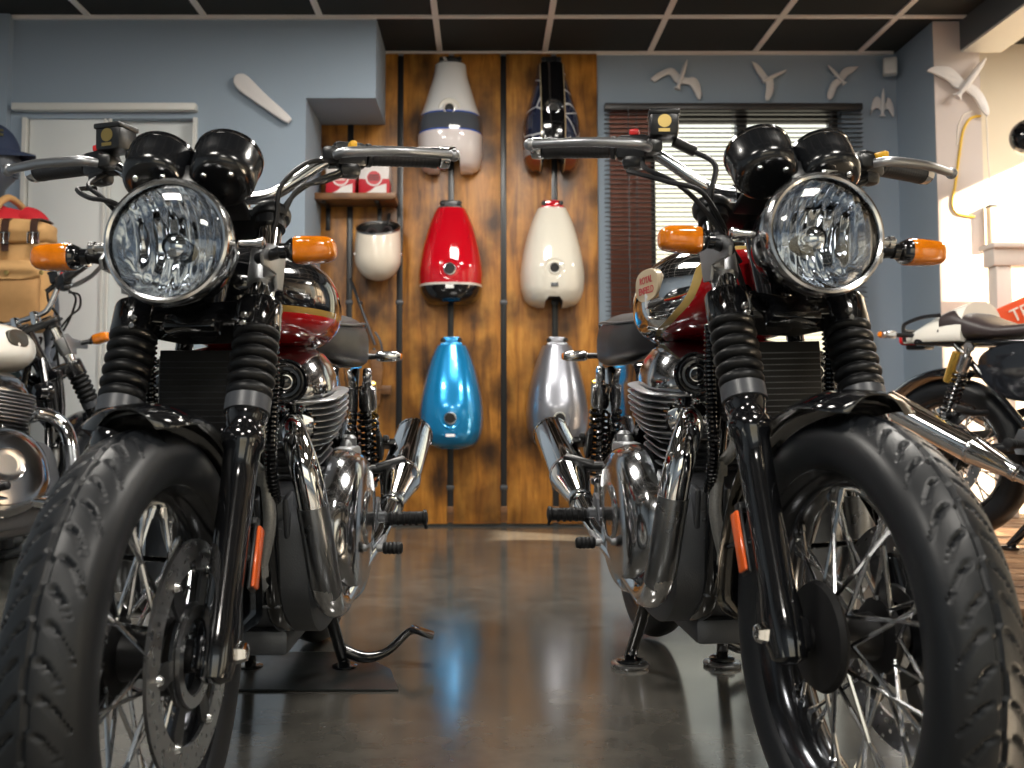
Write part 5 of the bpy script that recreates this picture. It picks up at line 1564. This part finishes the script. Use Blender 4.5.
b = B(); b.box((0, -.022, .108), (.046, .050, .014), bevel=.004); obj('conduit_cap', b, [MT['grey_paint']], cd)

# ------------------------------------------------------------------ floor pieces
mk('mat_rubber', (.018, .02, .02, 1), .35, noise=.3, nscale=25)
b = B(); b.prism([(-1.15, 2.27), (-.20, 2.27), (-.235, 2.44), (-.34, 2.61), (-1.15, 2.61)], (0, 0, .003), (1, 0, 0), (0, 1, 0), (0, 0, 1), .006, bevel=.002)
solo('floor_mat', b, [MT['mat_rubber']], (-.6, 2.44, 0), 'thin dark rubber mat on the floor under the gold-lined black motorcycle', 'mat')

# steel pads under the right bike's centre stand
inv = BK['right'].matrix_world.copy() if False else (MX.Translation(V((.508, 2.085, .014))) @ MX.Rotation(R(-88), 4, 'Z'))
for sd in (1, -1):
    p = inv @ V((-.405, sd * .120, 0))
    b = B(); b.lathe([(.046, 0), (.048, .004), (.048, .009), (.042, .012), (.034, .0125), (.033, .0105), (.002, .0105)], (p.x, p.y, 0), (0, 0, 1), n=36)
    solo('stand_pad', b, [MT['disc_steel']], (p.x, p.y, 0), 'round steel pad under the centre stand foot %s' % ('of the chrome-tanked motorcycle nearest the slatted deck' if sd > 0 else 'of the chrome-tanked motorcycle nearest the aisle'), 'pad', 'steel pads under the centre stand')
# ------------------------------------------------------------------ mannequin with cap, red shirt and tan rucksack
mk('mannequin_grey', (.055, .065, .085, 1), .45, noise=.08)
mk('cap_navy', (.012, .022, .055, 1), .8, noise=.2, nscale=80, bump=.3, bscale=600)
mk('shirt_red', (.50, .010, .02, 1), .8, noise=.12, bump=.3, bscale=500)
mk('trouser_teal', (.012, .035, .042, 1), .8, noise=.2, bump=.3, bscale=500)
mk('canvas_tan', (.52, .30, .12, 1), .85, noise=.14, nscale=30, bump=.4, bscale=600)
mk('canvas_dark', (.40, .22, .085, 1), .85, noise=.14, nscale=30, bump=.4, bscale=600)
mk('leather_brown', (.045, .018, .010, 1), .5, noise=.2)
mk('cap_thread', (.13, .12, .05, 1), .6, noise=.2)
MY = 4.30
def mp(px, py, dy=0):
    return at(px, py, MY) + V((0, dy, 0))
base = V((mp(-6, 0).x, MY, 0))
mn = thing('mannequin', 'grey mannequin in a red shirt with its back turned, left edge by the door', 'mannequin', base, 0)
def body_obj(name, chains, mat_key, parent, label=None, seg=2):
    """chains of (point, radius) joined into one skinned surface"""
    me = bpy.data.meshes.new(name)
    vs = []; es = []; rad = []
    for ch in chains:
        prev = ch.get('from')
        for p, r in ch['pts']:
            vs.append(tuple(p)); rad.append(r)
            i = len(vs) - 1
            if prev is not None:
                es.append((prev, i))
            prev = i
        ch['end'] = len(vs) - 1
    me.from_pydata(vs, es, [])
    o = bpy.data.objects.new(name, me); COL.objects.link(o)
    sk = o.modifiers.new('skin', 'SKIN'); sk.use_smooth_shade = True
    if not me.skin_vertices:
        return None
    for i, r in enumerate(rad):
        v = me.skin_vertices[0].data[i]
        v.radius = (r, r) if not isinstance(r, tuple) else r
        v.use_root = (i == 0)
    sb = o.modifiers.new('sub', 'SUBSURF'); sb.levels = seg; sb.render_levels = seg
    dg = bpy.context.evaluated_depsgraph_get()
    m2 = bpy.data.meshes.new_from_object(o.evaluated_get(dg))
    bpy.data.objects.remove(o)
    m2.materials.clear(); m2.materials.append(MT[mat_key])
    m2.polygons.foreach_set('use_smooth', [True] * len(m2.polygons))
    return link(name, m2, parent, None, label)
def skin_layer(me):
    pass
# lofted torso etc. relative to base
def lf(px, py, dy=0):
    return mp(px, py, dy) - base
def ring(cx, cy, z, a, b, n=28, p=2.3):
    return [V((cx + math.copysign(abs(math.cos(2 * PI * j / n)) ** (2 / p), math.cos(2 * PI * j / n)) * a, cy + math.copysign(abs(math.sin(2 * PI * j / n)) ** (2 / p), math.sin(2 * PI * j / n)) * b, z)) for j in range(n)]
# head (profile to the right), neck, body, arms and legs: one continuous surface
b = B()
hz = lf(18, 150).z
b.loft([ring(-.01, 0, 1.52, .062, .058), ring(.0, 0, 1.60, .058, .056), ring(.012, 0, 1.66, .062, .058), ring(.030, 0, 1.70, .085, .062), ring(.036, 0, 1.735, .098, .068), ring(.030, 0, 1.78, .104, .074), ring(.022, 0, 1.83, .108, .078), ring(.012, 0, 1.88, .104, .078), ring(.004, 0, 1.92, .085, .066), ring(.0, 0, 1.945, .045, .035)])
b.loft([[V((.125, dy * .013, z)) if abs(dy) else V((.150, 0, z - .008)) for dy in (-1, 0, 1)] for z in (1.800, 1.765, 1.748)])           # nose
b.ball((.128, 0, 1.722), (.012, .022, .007), 12, 6); b.ball((.126, 0, 1.710), (.012, .020, .007), 12, 6)                                    # lips
for s in (-1, 1):
    b.ball((.112, s * .030, 1.805), (.012, .015, .009), 10, 6)                                                                              # eyes
    b.loft([[V((-.005 + .022 * k * math.cos(2 * PI * j / 14), s * (.074 + .012 * (1 - k)), 1.79 + .034 * k * math.sin(2 * PI * j / 14))) for j in range(14)] for k in (1.0, .85, .5)])   # ears
head = obj('head', b, [MT['mannequin_grey']], mn, sharp=70)
b = B()
b.loft([ring(0, 0, .93, .165, .105), ring(0, 0, 1.05, .155, .10), ring(0, 0, 1.2, .165, .105), ring(0, 0, 1.39, .20, .115), ring(0, 0, 1.50, .218, .105), ring(0, 0, 1.55, .19, .085), ring(-.004, 0, 1.57, .105, .07), ring(-.006, 0, 1.585, .07, .066)])
for s in (-1, 1):
    b.tube([(s * .17, 0, 1.52), (s * .225, 0, 1.485), (s * .262, -.005, 1.36), (s * .28, -.01, 1.25)], [.06, .064, .056, .056], n=18)
sh_ = obj('red_shirt', b, [MT['shirt_red']], mn, label='red shirt', sharp=70)
b = B(); b.tube([(-.065, -.02, 1.555), (0, -.075, 1.545), (.06, -.03, 1.555), (.055, .04, 1.55), (0, .062, 1.55), (-.06, .04, 1.55), (-.065, -.02, 1.555)], .018, n=10); obj('shirt_collar', b, [MT['shirt_red']], sh_)
b = B()
b.loft([ring(0, 0, 1.0, .168, .11), ring(0, 0, .90, .178, .118), ring(0, 0, .84, .175, .12)])
for s in (-1, 1):
    b.tube([(s * .085, 0, .88), (s * .095, .0, .70), (s * .10, .01, .48), (s * .105, .015, .25), (s * .108, .015, .10)], [.092, .084, .066, .060, .058], n=20)
obj('trousers', b, [MT['trouser_teal']], mn, label='dark teal trousers', sharp=70)
b = B()
for s in (-1, 1):
    b.loft([[V((s * .108 + q.x * .045, .015 + q.y, z)) for q in ring(0, 0, 0, 1, .055)] for z in (.03, .10)])
    b.ball((s * .108, .07, .045), (.045, .11, .035), 16, 8)
b.box((0, .02, .012), (.42, .36, .024), bevel=.008)
obj('mannequin_base', b, [MT['black_satin']], mn)
def hand(wrist, d, s, parent):
    """palm with four bent fingers and a side thumb, hanging"""
    b = B()
    d = V(d).normalized(); side = V((0, -1, 0)); nrm = d.cross(side).normalized()
    P = lambda a, c, e: wrist + d * a + side * c + nrm * e
    b.loft([[P(a, w * math.cos(2 * PI * j / 16), t * math.sin(2 * PI * j / 16)) for j in range(16)] for a, w, t in ((-.02, .024, .020), (.0, .026, .019), (.035, .040, .018), (.075, .043, .016), (.092, .041, .013), (.098, .034, .008))])
    for k, (c, L) in enumerate(((.031, .068), (.011, .078), (-.010, .073), (-.030, .056))):
        b.tube([P(.085, c, 0), P(.085 + L * .45, c * 1.05, -.006 * s), P(.085 + L * .78, c * 1.05, -.022 * s), P(.085 + L * .95, c * 1.03, -.040 * s)], [.0098, .0092, .0085, .0065], n=10)
    b.tube([P(.018, .030, 0), P(.045, .058, -.006 * s), P(.072, .068, -.018 * s), P(.092, .066, -.028 * s)], [.013, .012, .0105, .008], n=10)
    return b
for s in (-1, 1):
    sh0 = V((s * .262, -.005, 1.36)); el = V((s * .305, -.02, 1.16)); wr = V((s * .335, -.06, .955))
    b = B(); b.tube([sh0, sh0.lerp(el, .5), el, el.lerp(wr, .4), wr, wr + (wr - el).normalized() * .03], [.050, .046, .038, .038, .027, .025], n=18)
    hb_ = hand(wr + (wr - el).normalized() * .02, (wr - el), s, mn); b.raw(hb_.v, hb_.f)
    obj('arm', b, [MT['mannequin_grey']], mn, label='grey arm with hand', sharp=70)
# cap, resting on the head
cp = thing('baseball_cap', 'navy baseball cap with stitched front on the mannequin head', 'cap', base + V((.01, 0, 1.83)))
b = B(); rings = []
for i in range(13):
    t = PI / 2 * i / 12
    rings.append(ring(.004 - .008 * math.sin(t), 0, .135 * math.sin(t) + .0, .122 * max(math.cos(t), .02), .096 * max(math.cos(t), .02), 32, 2.1))
inner = [[V((p.x * .955, p.y * .955, p.z * .96 - .0)) for p in q] for q in rings]
b.loft(rings + list(reversed(inner)), cap=False)
cr = obj('cap_crown', b, [MT['cap_navy']], cp, sharp=70)
b = B(); rings = []
for s_, dz in ((0, 0), (1, -.005)):
    pass
top = []; 
n = 20
r0 = [V((.118 * math.cos(R(-75 + 150 * j / n)), .098 * math.sin(R(-75 + 150 * j / n)), .006)) for j in range(n + 1)]
r1 = [V((.118 * math.cos(R(-75 + 150 * j / n)) + .085 * math.cos(R(-75 + 150 * j / n) * 1.15) ** 1 if math.cos(R(-75 + 150 * j / n) * 1.15) > 0 else .118 * math.cos(R(-75 + 150 * j / n)), .092 * math.sin(R(-75 + 150 * j / n)), -.014 - .018 * abs(math.sin(R(-75 + 150 * j / n))))) for j in range(n + 1)]
vs = r0 + r1 + [p + V((0, 0, -.006)) for p in r0] + [p + V((0, 0, -.006)) for p in r1]; m_ = n + 1; fs = []
for j in range(n):
    fs += [(j, j + 1, m_ + j + 1, m_ + j), (2 * m_ + j, 3 * m_ + j, 3 * m_ + j + 1, 2 * m_ + j + 1), (m_ + j, m_ + j + 1, 3 * m_ + j + 1, 3 * m_ + j), (j, 2 * m_ + j, 2 * m_ + j + 1, j + 1)]
fs += [(0, m_, 3 * m_, 2 * m_), (n, 2 * m_ + n, 3 * m_ + n, m_ + n)]
b.raw(vs, fs)
obj('cap_brim', b, [MT['cap_navy']], cp, sharp=60)
b = B()
for k in range(4):
    b.box((.078 + .000 * k, -.078 + k * .000, .060 + (k % 2) * .020), (.026, .004, .010), rot=(R(25), 0, R(38)))
b.ball((0, 0, .136), (.010, .010, .006), 10, 6)
obj('cap_stitching', b, [MT['cap_thread']], cr)
# rucksack on the back (towards the viewer)
rk_ = thing('rucksack', 'tan canvas rucksack with dark leather straps and buckles on the mannequin back', 'rucksack', base + V((.0, -.13, .93)))
def q3(px, py):
    return at(px, py, MY - .33) - rk_.location
def pack(z0, z1, y0, y1, xa, xb, p=4):
    cx, cy = (xa + xb) / 2, (y0 + y1) / 2; a, c = (xb - xa) / 2, (y1 - y0) / 2
    b = B(); rings = []
    for i in range(13):
        u = i / 12; e = 1 - .14 * abs(2 * u - 1) ** 5
        rings.append(ring(cx, cy + .006 * math.sin(9 * u), z0 + (z1 - z0) * u, a * e, c * e, 40, p))
    b.loft(rings)
    return b
x1 = (at(66, 250, MY - .08) - rk_.location).x; x0 = -.25
zt_, zf_, zp_, zpf_, zb_ = q3(0, 220).z, q3(0, 241).z, q3(0, 262).z, q3(0, 279).z, q3(0, 330).z
b = pack(zb_, zt_ - .01, -.165, .005, x0, x1); obj('pack_body', b, [MT['canvas_tan']], rk_, sharp=60)
b = pack(zf_, zt_ + .012, -.190, .012, x0 - .006, x1 + .006); obj('pack_flap', b, [MT['canvas_tan']], rk_, sharp=60)
b = pack(zb_ + .01, zp_, -.200, -.12, x0 + .02, x1 - .015); pk = obj('pack_pocket', b, [MT['canvas_dark']], rk_, sharp=60)
b = pack(zpf_, zp_ + .008, -.212, -.14, x0 + .012, x1 - .008); obj('pocket_flap', b, [MT['canvas_tan']], pk, sharp=60)
for px in (8, 43):
    c = q3(px, 273); b = B(); b.lathe([(.010, 0), (.010, .004), (.004, .006)], (c.x, -.2115, c.z), (0, -1, 0), n=14)
    obj('pocket_stud', b, [MT['brass']], pk)
for px, pe in ((5, 251), (34, 244)):
    x = q3(px, 220).x; ze = q3(px, pe).z
    pts = [(x, -.05, zt_ + .012), (x, -.10, zt_ + .016), (x, -.185, zt_ + .006), (x, -.200, zt_ - .03), (x + .002, -.200, zf_ + .02), (x + .004, -.202, ze)]
    sb = B(); c = [V(p) for p in catmull([list(p) for p in pts], 6)]
    rings = []
    for i, p in enumerate(c):
        tg = (c[min(i + 1, len(c) - 1)] - c[max(i - 1, 0)]).normalized(); nm = tg.cross(V((1, 0, 0))).normalized()
        rings.append([p + V((-.015, 0, 0)) + nm * .003, p + V((.015, 0, 0)) + nm * .003, p + V((.015, 0, 0)) - nm * .003, p + V((-.015, 0, 0)) - nm * .003])
    sb.loft(rings)
    ls = obj('leather_strap', sb, [MT['leather_brown']], rk_, label='dark brown leather strap')
    b = B(); w = .022; zc = q3(px, 238).z
    b.tube([(x + .003 - w, -.209, zc + .022), (x + .003 + w, -.209, zc + .022), (x + .003 + w, -.210, zc - .022), (x + .003 - w, -.210, zc - .022), (x + .003 - w, -.209, zc + .022)], .005, n=8, k=1)
    b.tube([(x + .003, -.212, zc + .024), (x + .003, -.214, zc - .024)], .0035, n=8, k=1)
    obj('buckle', b, [MT['chrome']], ls)
for s in (-1, 1):
    b = B(); b.tube([(s * .10, .0, .60), (s * .105, .06, .66), (s * .115, .13, .68), (s * .13, .24, .62), (s * .15, .27, .40), (s * .17, .20, .22), (s * .17, .06, .12), (s * .15, .0, .10)], .016, n=10)
    obj('shoulder_strap', b, [MT['canvas_tan']], rk_)
b = B(); b.tube([(-.04, -.01, zt_), (-.02, .02, zt_ + .04), (.03, .02, zt_ + .04), (.05, -.01, zt_)], .010, n=10); obj('carry_loop', b, [MT['leather_brown']], rk_)
# ------------------------------------------------------------------ ceiling light panels, daylight, camera
def panel(i, x, y, watts, label):
    t = thing('ceiling_light', label, 'ceiling light', (x, y, ZC - .012), 0, 'square ceiling light panels')
    b = B(); b.prism([(-.3, -.3), (.3, -.3), (.3, .3), (-.3, .3)], (0, 0, .004), (1, 0, 0), (0, 1, 0), (0, 0, 1), .012, bevel=.002)
    obj('light_frame', b, [MT['trim_white']], t)
    l = bpy.data.lights.new('panel_light', 'AREA'); l.shape = 'SQUARE'; l.size = .54; l.energy = watts; l.color = (1.0, .95, .87)
    o = bpy.data.objects.new('light_panel', l); COL.objects.link(o); o.parent = t; o.location = (0, 0, -.010)
for i, (x, y, w) in enumerate(((-1.15, 2.6, 40), (1.25, 2.6, 40), (-1.15, 0.2, 34), (1.25, .2, 34), (.05, -1.6, 30), (.05, 3.6, 34), (3.5, 3.9, 34))):
    panel(i, x, y, w, 'square ceiling light panel ' + ('over the tail of the gold-lined black motorcycle', 'over the tail of the chrome-tanked motorcycle', 'overhead left of the viewer', 'overhead right of the viewer', 'behind the viewer', 'over the aisle in front of the timber wall', 'over the slatted deck in the bay')[i])
s = bpy.data.lights.new('sun', 'SUN'); s.energy = 30.0; s.angle = R(.6); s.color = (1.0, .80, .56)
so = bpy.data.objects.new('sun', s); COL.objects.link(so)
d = V((-.80, .35, -.36)).normalized()
so.matrix_world = d.to_track_quat('-Z', 'Y').to_matrix().to_4x4() @ I4
so.location = (8, 0, 6)
w = bpy.data.worlds.new('sky'); SC.world = w; w.use_nodes = True
N, L = w.node_tree.nodes, w.node_tree.links
bg = N['Background']
tc = N.new('ShaderNodeTexCoord'); sp = N.new('ShaderNodeSeparateXYZ'); L.new(tc.outputs['Generated'], sp.inputs[0])
r = N.new('ShaderNodeValToRGB'); e = r.color_ramp.elements
e[0].position = .0; e[0].color = (.30, .27, .22, 1); e[1].position = 1.0; e[1].color = (.42, .62, 1.0, 1)
q = e.new(.49); q.color = (.62, .56, .44, 1); q = e.new(.51); q.color = (1.0, .86, .58, 1); q = e.new(.60); q.color = (1.0, .92, .72, 1); q = e.new(.72); q.color = (.75, .88, 1.0, 1)
mr = N.new('ShaderNodeMapRange'); mr.inputs['From Min'].default_value = -1; mr.inputs['From Max'].default_value = 1
L.new(sp.outputs[2], mr.inputs['Value']); L.new(mr.outputs[0], r.inputs[0]); L.new(r.outputs[0], bg.inputs['Color'])
bg.inputs['Strength'].default_value = 1.5
# portals in the window openings guide the sky light
def portal(c, sx, sz, rotz):
    l = bpy.data.lights.new('window_portal', 'AREA'); l.shape = 'RECTANGLE'; l.size = sx; l.size_y = sz; l.cycles.is_portal = True
    o = bpy.data.objects.new('window_portal', l); COL.objects.link(o)
    o.matrix_world = MX.Translation(V(c)) @ MX.Rotation(rotz, 4, 'Z') @ MX.Rotation(R(90), 4, 'X')
for a, c, z0, z1 in OPEN:
    portal((XR + .14, (a + c) / 2, (z0 + z1) / 2), c - a, z1 - z0, R(-90))
portal(((FO[0] + FO[1]) / 2, YF - .14, (FO[2] + FO[3]) / 2), FO[1] - FO[0], FO[3] - FO[2], R(180))
portal(((WX0 + WX1) / 2, YW + .15, (WZ0 + WZ1) / 2), WX1 - WX0, WZ1 - WZ0, 0)

cam = bpy.data.cameras.new('camera'); co = bpy.data.objects.new('camera', cam); COL.objects.link(co)
co.location = (0, 0, CH); co.rotation_euler = (R(90) + PITCH, 0, 0)
cam.sensor_width = 36; cam.lens = 36 * FPX / 1024
cam.shift_x = (512 - VX) / 1024; cam.shift_y = (PPY - 384) / 1024
cam.clip_start = .05; cam.clip_end = 100
cam.dof.use_dof = True; cam.dof.focus_distance = 2.0; cam.dof.aperture_fstop = 4.8
SC.camera = co
SC.view_settings.view_transform = 'Standard'; SC.view_settings.look = 'None'; SC.view_settings.gamma = 1; SC.view_settings.use_curve_mapping = False
SC.view_settings.exposure = 0.25
cy = SC.cycles
cy.use_denoising = True
try:
    cy.denoiser = 'OPENIMAGEDENOISE'
except Exception:
    pass
cy.max_bounces = 10; cy.diffuse_bounces = 4; cy.glossy_bounces = 6; cy.transmission_bounces = 8; cy.transparent_max_bounces = 12
cy.sample_clamp_indirect = 6.0; cy.caustics_reflective = False; cy.caustics_refractive = False; cy.blur_glossy = .5
